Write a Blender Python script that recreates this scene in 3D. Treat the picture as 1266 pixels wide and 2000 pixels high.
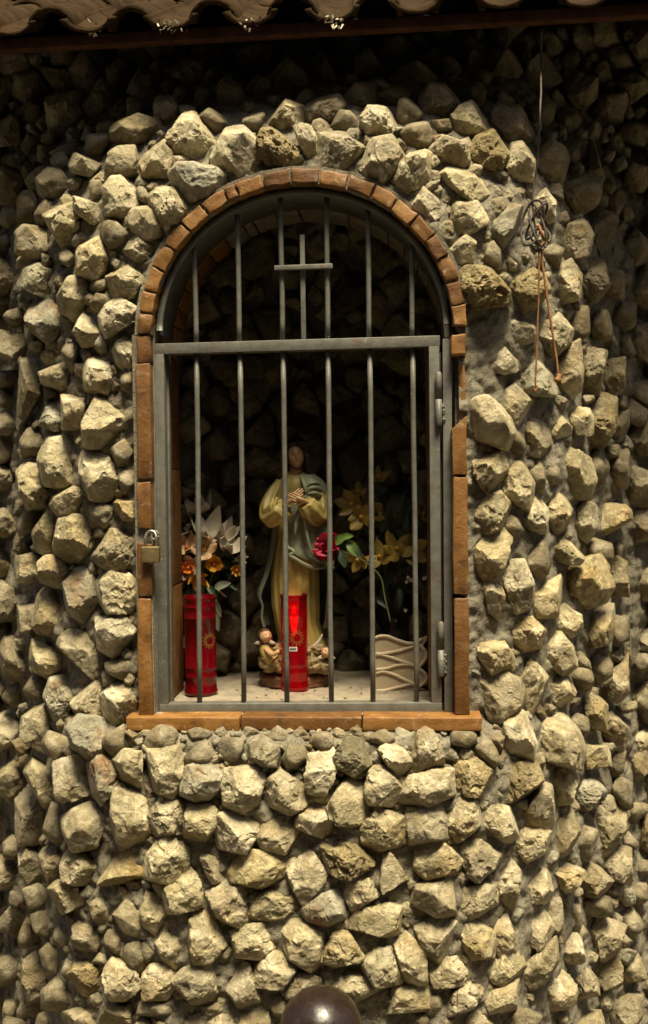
import bpy, bmesh, math, random
import numpy as np
from mathutils import Vector, Matrix

random.seed(7)
rng = np.random.default_rng(11)
for _o in list(bpy.data.objects):
    bpy.data.objects.remove(_o)
SC = bpy.context.scene
COL = SC.collection
R = math.radians

# ------------------------------------------------------------------ camera, sky, sun, exposure
FPX, PW, PH = 2000.0, 1266.0, 2000.0          # focal length and size of the photograph in its own pixels
CAM = np.array([0.0, -2.2, 1.60])
YAW, PITCH, ROLL = R(4.0), R(1.7), R(-0.75)
fw = np.array([-math.sin(YAW) * math.cos(PITCH), math.cos(YAW) * math.cos(PITCH), -math.sin(PITCH)])
rt = np.cross(fw, [0, 0, 1.0]); rt /= np.linalg.norm(rt)
up = np.cross(rt, fw)
rt, up = math.cos(ROLL) * rt + math.sin(ROLL) * up, -math.sin(ROLL) * rt + math.cos(ROLL) * up
cam_d = bpy.data.cameras.new('camera')
cam = bpy.data.objects.new('camera', cam_d); COL.objects.link(cam)
cam_d.sensor_fit = 'VERTICAL'; cam_d.sensor_height = 36.0; cam_d.lens = 36.0 * FPX / PH
cam_d.clip_start = 0.02; cam_d.clip_end = 2000
M4 = Matrix(((rt[0], up[0], -fw[0], CAM[0]), (rt[1], up[1], -fw[1], CAM[1]), (rt[2], up[2], -fw[2], CAM[2]), (0, 0, 0, 1)))
cam.matrix_world = M4
SC.camera = cam

SUN_EL, SUN_AZ = R(68), R(22)                   # azimuth measured from straight in front of the wall, to the right
sun_dir = Vector((math.sin(SUN_AZ) * math.cos(SUN_EL), -math.cos(SUN_AZ) * math.cos(SUN_EL), math.sin(SUN_EL)))
world = bpy.data.worlds.new('World'); SC.world = world; world.use_nodes = True
wn = world.node_tree.nodes; wl = world.node_tree.links
sky = wn.new('ShaderNodeTexSky'); sky.sky_type = 'NISHITA'; sky.sun_disc = False
sky.sun_elevation = SUN_EL; sky.sun_rotation = math.pi - SUN_AZ
sky.air_density = 1.0; sky.dust_density = 6.0; sky.ozone_density = 0.5
wl.new(sky.outputs[0], wn['Background'].inputs[0])
wn['Background'].inputs[1].default_value = 0.05
sun_l = bpy.data.lights.new('sun', 'SUN'); sun_l.energy = 5.0; sun_l.angle = R(18); sun_l.color = (1.0, 0.88, 0.61)
sun = bpy.data.objects.new('sun', sun_l); COL.objects.link(sun)
sun.rotation_euler = sun_dir.to_track_quat('Z', 'Y').to_euler()
SC.view_settings.view_transform = 'Standard'; SC.view_settings.look = 'None'
SC.view_settings.exposure = 1.1; SC.view_settings.gamma = 1.0
SC.view_settings.use_curve_mapping = False

# ------------------------------------------------------------------ pixels to directions
def ray(px, py):
    return (px - PW / 2) / FPX * rt - (py - PH / 2) / FPX * up + fw
def at_y(px, py, y):
    d = ray(px, py); return CAM + d * ((y - CAM[1]) / d[1])
def at_z(px, py, z):
    d = ray(px, py); return CAM + d * ((z - CAM[2]) / d[2])

# ------------------------------------------------------------------ shape of the wall: a bulging body in front of a rear wall
X0, AL, AR = -0.18, 0.90, 0.735
ZS, BZ, DEEP, NN = 1.98, 0.66, 0.40, 3.2
Z_SILL = at_y(590, 1428, 0)[2]
def wall_y(x, z):
    x = np.asarray(x, float); z = np.asarray(z, float)
    tx = np.where(x < X0, (X0 - x) / AL, (x - X0) / AR)
    tz = np.maximum(0, z - ZS) / BZ
    q = (tx ** NN + tz ** NN) ** 1.5
    y = DEEP * np.minimum(1.8 * q / (q + 0.8), 1.32)
    u = np.clip((Z_SILL + 0.028 - z) / 0.045, 0, 1); u = u * u * (3 - 2 * u)
    c = np.clip(1 - (tx / 0.8) ** 4, 0, 1)
    return y - 0.082 * u * c - 0.01 * np.clip((Z_SILL - z) / 0.6, 0, 1) * c
def on_wall(px, py, fn=wall_y, y0=-0.25, y1=0.6):
    d = ray(px, py)
    ts = (np.linspace(y0, y1, 171) - CAM[1]) / d[1]
    P = CAM[None] + ts[:, None] * d[None]
    hit = np.nonzero(P[:, 1] >= fn(P[:, 0], P[:, 2]))[0]
    return P[hit[0]] if len(hit) else P[-1]

# ------------------------------------------------------------------ numpy gradient noise
_perm = np.random.default_rng(5).permutation(256); _perm = np.concatenate([_perm, _perm, _perm])
_grad = np.random.default_rng(6).normal(size=(256, 3)); _grad /= np.linalg.norm(_grad, axis=1)[:, None]
def pnoise(P):
    P = np.asarray(P, float); i = np.floor(P).astype(int); f = P - i; i &= 255
    u = f * f * f * (f * (f * 6 - 15) + 10); out = 0
    for dx in (0, 1):
        for dy in (0, 1):
            for dz in (0, 1):
                h = _perm[_perm[_perm[(i[:, 0] + dx) & 255] + ((i[:, 1] + dy) & 255)] + ((i[:, 2] + dz) & 255)] & 255
                g = _grad[h]
                dot = g[:, 0] * (f[:, 0] - dx) + g[:, 1] * (f[:, 1] - dy) + g[:, 2] * (f[:, 2] - dz)
                w = (u[:, 0] if dx else 1 - u[:, 0]) * (u[:, 1] if dy else 1 - u[:, 1]) * (u[:, 2] if dz else 1 - u[:, 2])
                out = out + w * dot
    return out * 1.6
def fbm(P, octv=4, ridged=False):
    a, s, out = 1.0, 1.0, 0
    for k in range(octv):
        n = pnoise(P * s + 17.3 * k)
        out = out + a * ((0.5 - np.abs(n)) if ridged else n); a *= 0.5; s *= 2.05
    return out

# ------------------------------------------------------------------ object helpers
WLOC = {}
def link(name, V, F, mat, parent=None, smooth=True, origin=None):
    V = np.asarray(V, float)
    if origin is None: origin = (V.min(0) + V.max(0)) / 2
    origin = np.asarray(origin, float)
    me = bpy.data.meshes.new(name)
    me.from_pydata((V - origin).tolist(), [], [list(map(int, f)) for f in F] if not isinstance(F, np.ndarray) else F.tolist())
    if smooth: me.polygons.foreach_set('use_smooth', [True] * len(me.polygons))
    if mat: me.materials.append(mat)
    me.update()
    return place(name, me, origin, parent)
def place(name, me, origin, parent=None, rot=None):
    o = bpy.data.objects.new(name, me); COL.objects.link(o)
    origin = np.asarray(origin, float); WLOC[o.name] = origin
    if parent is not None:
        o.parent = parent; o.location = origin - WLOC[parent.name]
    else: o.location = origin
    if rot is not None: o.rotation_euler = rot
    return o
def tag(o, label=None, cat=None, group=None, kind=None):
    if label: o['label'] = label
    if cat: o['category'] = cat
    if group: o['group'] = group
    if kind: o['kind'] = kind
    return o
def thing(name, label, cat, loc, group=None):
    o = bpy.data.objects.new(name, None); COL.objects.link(o); o.empty_display_size = 0.05
    o.location = loc; WLOC[o.name] = np.asarray(loc, float)
    return tag(o, label, cat, group)
class MB:
    def __init__(s): s.V = []; s.F = []
    def add(s, V, F):
        b = len(s.V); s.V += [tuple(map(float, v)) for v in V]; s.F += [[i + b for i in f] for f in F]; return s
    def link(s, name, mat, parent=None, smooth=True, origin=None): return link(name, s.V, s.F, mat, parent, smooth, origin)
def frame_of(d):
    d = np.asarray(d, float); d = d / np.linalg.norm(d)
    a = np.array([0, 0, 1.0]) if abs(d[2]) < 0.9 else np.array([1.0, 0, 0])
    u = np.cross(d, a); u /= np.linalg.norm(u); return u, np.cross(d, u), d
def tube(P, r, n=10, cap=True, flat=1.0):
    P = np.asarray(P, float); r = np.broadcast_to(np.asarray(r, float), (len(P),))
    T = np.gradient(P, axis=0); T /= np.linalg.norm(T, axis=1)[:, None] + 1e-12
    u, v, _ = frame_of(T[0]); V = []; F = []
    for k in range(len(P)):
        u = u - T[k] * np.dot(u, T[k]); u /= np.linalg.norm(u); v = np.cross(T[k], u)
        for j in range(n):
            a = 2 * math.pi * j / n
            V.append(P[k] + r[k] * (math.cos(a) * u + flat * math.sin(a) * v))
    for k in range(len(P) - 1):
        for j in range(n):
            F.append([k * n + j, k * n + (j + 1) % n, (k + 1) * n + (j + 1) % n, (k + 1) * n + j])
    if cap: F.append(list(range(n))[::-1]); F.append([(len(P) - 1) * n + j for j in range(n)])
    return V, F
def smooth_path(P, m=6):
    P = np.asarray(P, float); out = []
    Q = np.vstack([2 * P[0] - P[1], P, 2 * P[-1] - P[-2]])
    for i in range(1, len(Q) - 2):
        for t in np.linspace(0, 1, m, endpoint=False):
            a, b, c, d = Q[i - 1], Q[i], Q[i + 1], Q[i + 2]
            out.append(0.5 * (2 * b + (c - a) * t + (2 * a - 5 * b + 4 * c - d) * t * t + (3 * b - a - 3 * c + d) * t ** 3))
    out.append(P[-1]); return np.array(out)
def lathe(prof, c, n=32):
    V = []; F = []
    for r, z in prof:
        for j in range(n):
            a = 2 * math.pi * j / n; V.append((c[0] + r * math.cos(a), c[1] + r * math.sin(a), c[2] + z))
    for k in range(len(prof) - 1):
        for j in range(n): F.append([k * n + j, k * n + (j + 1) % n, (k + 1) * n + (j + 1) % n, (k + 1) * n + j])
    F.append(list(range(n))[::-1]); F.append([(len(prof) - 1) * n + j for j in range(n)])
    return V, F
def hexa(c8, bev=0.003, seg=2, cuts=0, wob=0.0):
    """solid from 8 corners (bottom ring 0-3, top ring 4-7), bevelled and slightly worn"""
    bm = bmesh.new()
    vs = [bm.verts.new(tuple(map(float, p))) for p in c8]
    for f in ((0, 3, 2, 1), (4, 5, 6, 7), (0, 1, 5, 4), (1, 2, 6, 5), (2, 3, 7, 6), (3, 0, 4, 7)): bm.faces.new([vs[i] for i in f])
    bmesh.ops.recalc_face_normals(bm, faces=bm.faces[:])
    if bev: bmesh.ops.bevel(bm, geom=bm.edges[:], offset=bev, segments=seg, affect='EDGES', profile=0.6)
    if cuts: bmesh.ops.subdivide_edges(bm, edges=[e for e in bm.edges if e.calc_length() > 0.012], cuts=cuts, use_grid_fill=True)
    bm.verts.index_update()
    V = np.array([v.co[:] for v in bm.verts]); F = [[v.index for v in f.verts] for f in bm.faces]; bm.free()
    if wob:
        off = rng.uniform(-50, 50, 3)
        V = V + wob * np.stack([pnoise(V * 45 + off), pnoise(V * 45 + off + 31), pnoise(V * 45 + off + 77)], 1)
    return V, F
def box8(x0, x1, y0, y1, z0, z1):
    return [(x0, y0, z0), (x1, y0, z0), (x1, y1, z0), (x0, y1, z0), (x0, y0, z1), (x1, y0, z1), (x1, y1, z1), (x0, y1, z1)]
def bar8(p, q, w, d):
    """square bar from p to q in the xz plane: w across, d deep (y)"""
    p = np.asarray(p, float); q = np.asarray(q, float); t = q - p; t /= np.linalg.norm(t)
    s = np.cross(t, [0, 1.0, 0]); s /= np.linalg.norm(s); y = np.array([0, d / 2, 0])
    return [p - s * w / 2 - y, p + s * w / 2 - y, p + s * w / 2 + y, p - s * w / 2 + y, q - s * w / 2 - y, q + s * w / 2 - y, q + s * w / 2 + y, q - s * w / 2 + y]
_bm = bmesh.new(); bmesh.ops.create_icosphere(_bm, subdivisions=5, radius=1); ICO5 = (np.array([v.co[:] for v in _bm.verts]), np.array([[v.index for v in f.verts] for f in _bm.faces])); _bm.free()
_bm = bmesh.new(); bmesh.ops.create_icosphere(_bm, subdivisions=4, radius=1); ICO4 = (np.array([v.co[:] for v in _bm.verts]), np.array([[v.index for v in f.verts] for f in _bm.faces])); _bm.free()
_bm = bmesh.new(); bmesh.ops.create_icosphere(_bm, subdivisions=3, radius=1); ICO3 = (np.array([v.co[:] for v in _bm.verts]), np.array([[v.index for v in f.verts] for f in _bm.faces])); _bm.free()

# ------------------------------------------------------------------ materials
class NT:
    def __init__(s, name):
        s.m = bpy.data.materials.new(name); s.m.use_nodes = True; s.n = s.m.node_tree.nodes; s.l = s.m.node_tree.links
        s.b = s.n['Principled BSDF']
    def new(s, t, **kw):
        x = s.n.new(t)
        for k, v in kw.items(): setattr(x, k, v)
        return x
    def set(s, node, key, val):
        if hasattr(val, 'is_linked') or hasattr(val, 'links'): s.l.new(val, node.inputs[key])
        else: node.inputs[key].default_value = val
    def coord(s, rnd=True):
        tc = s.new('ShaderNodeTexCoord').outputs['Object']
        if not rnd: return tc
        oi = s.new('ShaderNodeObjectInfo').outputs['Random']
        mu = s.new('ShaderNodeMath', operation='MULTIPLY'); s.set(mu, 0, oi); s.set(mu, 1, 37.0)
        ad = s.new('ShaderNodeVectorMath', operation='ADD'); s.set(ad, 0, tc); s.set(ad, 1, mu.outputs[0]); return ad.outputs[0]
    def noise(s, co, scale, detail=4, rough=0.6, dist=0.0):
        x = s.new('ShaderNodeTexNoise'); s.set(x, 'Vector', co); s.set(x, 'Scale', scale); s.set(x, 'Detail', detail); s.set(x, 'Roughness', rough); s.set(x, 'Distortion', dist)
        return x.outputs['Fac']
    def voro(s, co, scale, feat='F1'):
        x = s.new('ShaderNodeTexVoronoi', feature=feat); s.set(x, 'Vector', co); s.set(x, 'Scale', scale); return x.outputs['Distance']
    def ramp(s, fac, stops):
        x = s.new('ShaderNodeValToRGB'); s.set(x, 'Fac', fac); e = x.color_ramp.elements
        while len(e) < len(stops): e.new(0.5)
        for k, (p, c) in enumerate(stops):
            e[k].position = p; e[k].color = (*c, 1) if len(c) == 3 else c
        return x.outputs['Color']
    def mix(s, fac, a, b, mode='MIX'):
        x = s.new('ShaderNodeMix', data_type='RGBA', blend_type=mode)
        for k, v in ((0, fac), (6, a), (7, b)):
            if hasattr(v, 'links'): s.l.new(v, x.inputs[k])
            else: x.inputs[k].default_value = (*v, 1) if isinstance(v, tuple) and len(v) == 3 else v
        return x.outputs[2]
    def math(s, op, a, b):
        x = s.new('ShaderNodeMath', operation=op); s.set(x, 0, a); s.set(x, 1, b); return x.outputs[0]
    def bump(s, h, dist=0.002, strength=1.0, prev=None):
        x = s.new('ShaderNodeBump'); s.set(x, 'Height', h); s.set(x, 'Distance', dist); s.set(x, 'Strength', strength)
        if prev is not None: s.set(x, 'Normal', prev)
        return x.outputs[0]
    def out(s, col=None, rough=None, nrm=None, **kw):
        if col is not None: s.set(s.b, 'Base Color', (*col, 1) if isinstance(col, tuple) and len(col) == 3 else col)
        if rough is not None: s.set(s.b, 'Roughness', rough)
        if nrm is not None: s.set(s.b, 'Normal', nrm)
        for k, v in kw.items(): s.set(s.b, k.replace('_', ' '), v)
        return s.m

def stone_mat(name, base, stain, pit=0.35, rough=0.85, bumpy=1.0):
    t = NT(name); co = t.coord()
    n1 = t.noise(co, 14, 4, 0.6, 0.4); n2 = t.noise(co, 70, 5, 0.7); n3 = t.noise(co, 260, 3, 0.7)
    dark = tuple(c * 0.62 for c in base)
    c = t.ramp(n1, [(0.30, dark), (0.50, base), (0.72, tuple(min(1, x * 1.18) for x in base))])
    c = t.mix(t.ramp(t.noise(co, 9, 3, 0.6, 0.8), [(0.52, (0, 0, 0)), (0.68, (1, 1, 1))]), c, stain)
    crust = t.ramp(t.noise(co, 17, 6, 0.68, 0.9), [(0.44, (0, 0, 0)), (0.52, (0.75,) * 3)])
    c = t.mix(crust, c, t.mix(1.0, c, (0.62, 0.59, 0.52), 'MULTIPLY'))
    c = t.mix(t.ramp(n2, [(0.33, (pit,) * 3), (0.47, (0, 0, 0))]), c, tuple(x * 0.45 for x in base))
    c = t.mix(0.35, c, t.ramp(n3, [(0.3, (0.55,) * 3), (0.7, (1, 1, 1))]), 'MULTIPLY')
    oi = t.new('ShaderNodeObjectInfo').outputs['Random']
    c = t.mix(1.0, c, t.ramp(oi, [(0.0, (0.78, 0.77, 0.74)), (0.35, (1.0, 0.98, 0.95)), (0.7, (0.92, 0.90, 0.80)), (1.0, (1.08, 1.06, 1.04))]), 'MULTIPLY')
    h1 = t.noise(co, 55, 6, 0.72, 0.6); v = t.voro(co, 48)
    b = t.bump(h1, 0.013 * bumpy, 1.0)
    b = t.bump(v, 0.005 * bumpy, 0.55, b)
    b = t.bump(t.noise(co, 240, 4, 0.7), 0.0022 * bumpy, 0.9, b)
    return t.out(c, rough, b, Specular_IOR_Level=0.25)
M = {}
M['c'] = stone_mat('limestone_cream', (0.58, 0.515, 0.36), (0.48, 0.39, 0.22))
M['w'] = stone_mat('limestone_pale', (0.69, 0.625, 0.46), (0.50, 0.41, 0.25), 0.25)
M['y'] = stone_mat('limestone_ochre', (0.57, 0.49, 0.31), (0.48, 0.36, 0.17))
M['p'] = stone_mat('limestone_porous', (0.54, 0.45, 0.26), (0.36, 0.26, 0.11), 0.9, 0.9, 1.9)
M['g'] = stone_mat('limestone_grey', (0.47, 0.445, 0.345), (0.37, 0.25, 0.15))
M['d'] = stone_mat('limestone_brown_shade', (0.43, 0.375, 0.26), (0.34, 0.265, 0.145))  # brown stone, and shade put into the colour of dim and outer stones
M['b'] = stone_mat('limestone_sooted', (0.36, 0.32, 0.22), (0.05, 0.045, 0.04), 0.6)
def make_mortar():
    t = NT('mortar'); co = t.coord(False)
    c = t.ramp(t.noise(co, 16, 5, 0.65), [(0.3, (0.16, 0.14, 0.10)), (0.55, (0.28, 0.25, 0.185)), (0.75, (0.37, 0.33, 0.245))])
    c = t.mix(t.ramp(t.noise(co, 150, 3, 0.7), [(0.35, (0.7,) * 3), (0.5, (0, 0, 0))]), c, (0.09, 0.08, 0.06))
    b = t.bump(t.noise(co, 60, 6, 0.75, 0.5), 0.012, 1.0); b = t.bump(t.noise(co, 300, 3, 0.7), 0.003, 1.0, b)
    return t.out(c, 0.95, b, Specular_IOR_Level=0.15)
M['mortar'] = make_mortar()
M['k'] = stone_mat('limestone_niche_shade', (0.25, 0.22, 0.15), (0.09, 0.07, 0.045))  # limestone inside the niche, its shade put into the colour
M['k2'] = stone_mat('limestone_niche_shade_light', (0.36, 0.315, 0.21), (0.12, 0.095, 0.06))  # paler variant of the niche stone, also with shade in the colour
def make_brick():
    t = NT('terracotta'); co = t.coord()
    c = t.ramp(t.noise(co, 22, 5, 0.6), [(0.28, (0.085, 0.038, 0.010)), (0.45, (0.165, 0.074, 0.017)), (0.60, (0.205, 0.096, 0.024)), (0.78, (0.28, 0.155, 0.055))])
    c = t.mix(t.ramp(t.noise(co, 200, 3, 0.7), [(0.30, (0.8,) * 3), (0.42, (0, 0, 0))]), c, (0.13, 0.05, 0.015))
    c = t.mix(t.ramp(t.noise(co, 30, 6, 0.75, 1.0), [(0.58, (0, 0, 0)), (0.70, (0.7,) * 3)]), c, (0.40, 0.30, 0.19))
    oi = t.new('ShaderNodeObjectInfo').outputs['Random']
    c = t.mix(1.0, c, t.ramp(oi, [(0, (0.62, 0.58, 0.55)), (0.5, (1, 1, 1)), (1, (1.2, 1.25, 1.25))]), 'MULTIPLY')
    b = t.bump(t.noise(co, 90, 5, 0.7), 0.0018, 1.0); b = t.bump(t.noise(co, 400, 2, 0.6), 0.0006, 1.0, b)
    return t.out(c, t.ramp(t.noise(co, 50, 3), [(0.3, (0.42,) * 3), (0.7, (0.68,) * 3)]), b, Specular_IOR_Level=0.35)
M['brick'] = make_brick()
M['oldbrick'] = None
def make_iron():
    t = NT('painted_iron'); co = t.coord()
    c = t.ramp(t.noise(co, 40, 4, 0.6), [(0.3, (0.075, 0.073, 0.060)), (0.7, (0.13, 0.127, 0.106))])
    c = t.mix(t.ramp(t.noise(co, 75, 4, 0.75), [(0.67, (0, 0, 0)), (0.71, (0.8,) * 3)]), c, (0.36, 0.33, 0.26))
    c = t.mix(t.ramp(t.noise(co, 30, 5, 0.7), [(0.57, (0, 0, 0)), (0.72, (0.75,) * 3)]), c, (0.11, 0.06, 0.03))
    b = t.bump(t.noise(co, 160, 4, 0.6), 0.0008, 1.0)
    return t.out(c, 0.56, b, Metallic=0.1, Specular_IOR_Level=0.5)
M['iron'] = make_iron()
def simple(name, col, rough=0.6, var=0.25, scale=40, bump=0.0006, **kw):
    t = NT(name); co = t.coord()
    lo = tuple(c * (1 - var) for c in col); hi = tuple(min(1, c * (1 + var)) for c in col)
    c = t.ramp(t.noise(co, scale, 4, 0.6), [(0.3, lo), (0.7, hi)])
    return t.out(c, rough, t.bump(t.noise(co, scale * 4, 3, 0.6), bump, 1.0), **kw)
M['darkmortar'] = simple('niche_shade_mortar', (0.075, 0.065, 0.05), 0.95, 0.4, 30, 0.004)  # niche mortar, darkened so its colour carries the shade
M['oldbrick'] = simple('grey_plastered_brick', (0.15, 0.12, 0.085), 0.85, 0.4, 40, 0.002)  # grey plastered brick for most of the second arch course
M['brass'] = simple('tarnished_brass', (0.17, 0.13, 0.06), 0.6, 0.3, 60, Metallic=0.75)
M['steel'] = simple('dull_steel', (0.25, 0.23, 0.19), 0.38, 0.2, 60, Metallic=0.85)
M['rust'] = simple('rusted_wire', (0.20, 0.085, 0.025), 0.8, 0.45, 60)
M['darkwire'] = simple('dark_wire', (0.045, 0.03, 0.02), 0.7, 0.4, 60)
M['tile'] = simple('roof_clay', (0.030, 0.018, 0.008), 0.9, 0.5, 25, 0.003, Specular_IOR_Level=0.05)
M['timber'] = simple('eave_timber', (0.06, 0.027, 0.016), 0.85, 0.4, 30, 0.002, Specular_IOR_Level=0.1)
M['deck'] = simple('dark_boards', (0.06, 0.04, 0.028), 0.85, 0.3, 20, 0.002)
M['moss'] = simple('dry_moss', (0.55, 0.50, 0.36), 0.9, 0.3, 200)
def make_bollard():
    t = NT('dark_brown_gloss'); co = t.coord(False)
    dust = t.ramp(t.noise(co, 40, 6, 0.75, 0.6), [(0.55, (0, 0, 0)), (0.75, (0.5,) * 3)]); sp = t.ramp(t.noise(co, 160, 2, 0.5), [(0.78, (0, 0, 0)), (0.82, (0.5,) * 3)])
    c = t.mix(sp, t.mix(dust, (0.016, 0.009, 0.006), (0.06, 0.045, 0.03)), (0.25, 0.19, 0.12))
    return t.out(c, t.ramp(t.noise(co, 30, 5, 0.7), [(0.3, (0.16,) * 3), (0.7, (0.42,) * 3)]), t.bump(t.noise(co, 45, 4, 0.6), 0.0015, 0.6), Specular_IOR_Level=0.5)
M['bollard'] = make_bollard()
M['robe'] = simple('statue_robe_paint', (0.38, 0.30, 0.095), 0.45, 0.15, 30)
M['mantle'] = simple('statue_mantle_paint', (0.25, 0.265, 0.175), 0.45, 0.2, 30)
M['lining'] = simple('statue_mantle_back_paint', (0.15, 0.16, 0.12), 0.5, 0.2, 30)
M['skin'] = simple('statue_skin_paint', (0.48, 0.29, 0.15), 0.4, 0.08, 40)
M['hair'] = simple('statue_hair_paint', (0.075, 0.035, 0.02), 0.45, 0.3, 60)
M['dot'] = simple('statue_eye_paint', (0.03, 0.02, 0.015), 0.4, 0.1, 60)
M['lip'] = simple('statue_lip_paint', (0.36, 0.10, 0.06), 0.4, 0.1, 60)
M['trim'] = simple('statue_gilt_trim', (0.55, 0.42, 0.15), 0.35, 0.2, 60, Metallic=0.4)
M['cloud'] = simple('statue_base_paint', (0.20, 0.145, 0.06), 0.55, 0.3, 40, 0.002)
M['moon'] = simple('statue_moon_paint', (0.40, 0.38, 0.30), 0.4, 0.15, 30)
M['wing'] = simple('statue_wing_paint', (0.36, 0.33, 0.25), 0.5, 0.15, 40)
M['plinth'] = simple('statue_plinth_wood', (0.15, 0.065, 0.025), 0.5, 0.5, 50, 0.003)
M['white'] = simple('white_fabric_petal', (0.52, 0.46, 0.37), 0.6, 0.12, 40)
M['peach'] = simple('peach_petal', (0.62, 0.42, 0.25), 0.55, 0.2, 40)
M['orange'] = simple('orange_petal', (0.62, 0.17, 0.02), 0.5, 0.35, 50)
M['gold'] = simple('amber_petal', (0.60, 0.30, 0.03), 0.5, 0.3, 50)
M['yellow'] = simple('yellow_petal', (0.29, 0.20, 0.035), 0.5, 0.25, 40)
M['rose'] = simple('crimson_petal', (0.42, 0.006, 0.045), 0.45, 0.25, 50)
M['leaf'] = simple('green_leaf', (0.11, 0.20, 0.035), 0.4, 0.3, 50)
M['leafd'] = simple('dark_leaf', (0.03, 0.055, 0.025), 0.45, 0.3, 50)
M['leafg'] = simple('grey_green_leaf', (0.22, 0.24, 0.17), 0.55, 0.2, 50)
M['stem'] = simple('stem_green', (0.12, 0.15, 0.06), 0.55, 0.2, 50)
M['vase'] = simple('dark_glazed_vase', (0.018, 0.018, 0.014), 0.25, 0.2, 30, 0.0002)
M['plaster'] = simple('beige_moulded_plaster', (0.38, 0.30, 0.195), 0.8, 0.08, 60, 0.0008)
M['rib'] = simple('pale_moulded_rib', (0.46, 0.375, 0.25), 0.8, 0.08, 60, 0.0008)
def make_floor():
    t = NT('niche_cement'); co = t.coord(False)
    c = t.ramp(t.noise(co, 18, 5, 0.65), [(0.3, (0.15, 0.125, 0.09)), (0.6, (0.27, 0.23, 0.165))])
    c = t.mix(t.ramp(t.noise(co, 34, 6, 0.75), [(0.60, (0, 0, 0)), (0.72, (0.8,) * 3)]), c, (0.14, 0.11, 0.08))
    return t.out(c, 0.9, t.bump(t.noise(co, 120, 5, 0.7), 0.002, 1.0))
M['cement'] = make_floor()
M['gilt'] = NT('gilt_print').out((0.75, 0.55, 0.14), 0.3, None, Metallic=0.8)
M['sticker'] = simple('paper_sticker', (0.55, 0.50, 0.45), 0.6, 0.05, 60)
M['ink'] = NT('grey_ink').out((0.10, 0.09, 0.09), 0.7)
M['waxlit'] = NT('glowing_wax').out((0.86, 0.78, 0.66), 0.5, None, Emission_Color=(1.0, 0.3, 0.12, 1), Emission_Strength=1.4)
M['wax'] = NT('wax').out((0.86, 0.78, 0.66), 0.5, None, Subsurface_Weight=0.3)
def make_cup():
    t = NT('red_candle_plastic'); t.n.remove(t.b); o = t.n['Material Output']
    tr = t.new('ShaderNodeBsdfTranslucent'); t.set(tr, 'Color', (0.85, 0.012, 0.03, 1))
    tp = t.new('ShaderNodeBsdfTransparent'); t.set(tp, 'Color', (0.80, 0.02, 0.03, 1))
    df = t.new('ShaderNodeBsdfDiffuse'); t.set(df, 'Color', (0.42, 0.004, 0.015, 1))
    gl = t.new('ShaderNodeBsdfGlossy'); t.set(gl, 'Roughness', 0.14)
    fr = t.new('ShaderNodeFresnel'); t.set(fr, 'IOR', 1.5)
    m1 = t.new('ShaderNodeMixShader'); t.set(m1, 0, 0.5); t.l.new(tr.outputs[0], m1.inputs[1]); t.l.new(df.outputs[0], m1.inputs[2])
    m2 = t.new('ShaderNodeMixShader'); t.set(m2, 0, 0.68); t.l.new(m1.outputs[0], m2.inputs[1]); t.l.new(tp.outputs[0], m2.inputs[2])
    m3 = t.new('ShaderNodeMixShader'); t.l.new(fr.outputs[0], m3.inputs[0]); t.l.new(m2.outputs[0], m3.inputs[1]); t.l.new(gl.outputs[0], m3.inputs[2])
    t.l.new(m3.outputs[0], o.inputs[0]); return t.m
M['cup'] = make_cup()
def make_flame():
    t = NT('candle_flame'); t.set(t.b, 'Base Color', (1, 0.5, 0.1, 1)); t.set(t.b, 'Emission Color', (1.0, 0.42, 0.08, 1)); t.set(t.b, 'Emission Strength', 9.0); return t.m
M['flame'] = make_flame()
def make_ground():
    t = NT('paving'); co = t.coord(False)
    c = t.ramp(t.noise(co, 3, 6, 0.65), [(0.3, (0.07, 0.06, 0.045)), (0.7, (0.13, 0.115, 0.085))])
    return t.out(c, 0.9, t.bump(t.noise(co, 60, 5, 0.7), 0.004, 1.0))
M['ground'] = make_ground()
M['blocker_house'] = simple('dark_render', (0.16, 0.13, 0.09), 0.9, 0.2, 3, 0.004)

# ------------------------------------------------------------------ ground
g = link('ground', [(-400, -400, 0), (400, -400, 0), (400, 400, 0), (-400, 400, 0)], [[0, 1, 2, 3]], M['ground'], None, False, (0, 0, 0))
tag(g, kind='structure')

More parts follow.
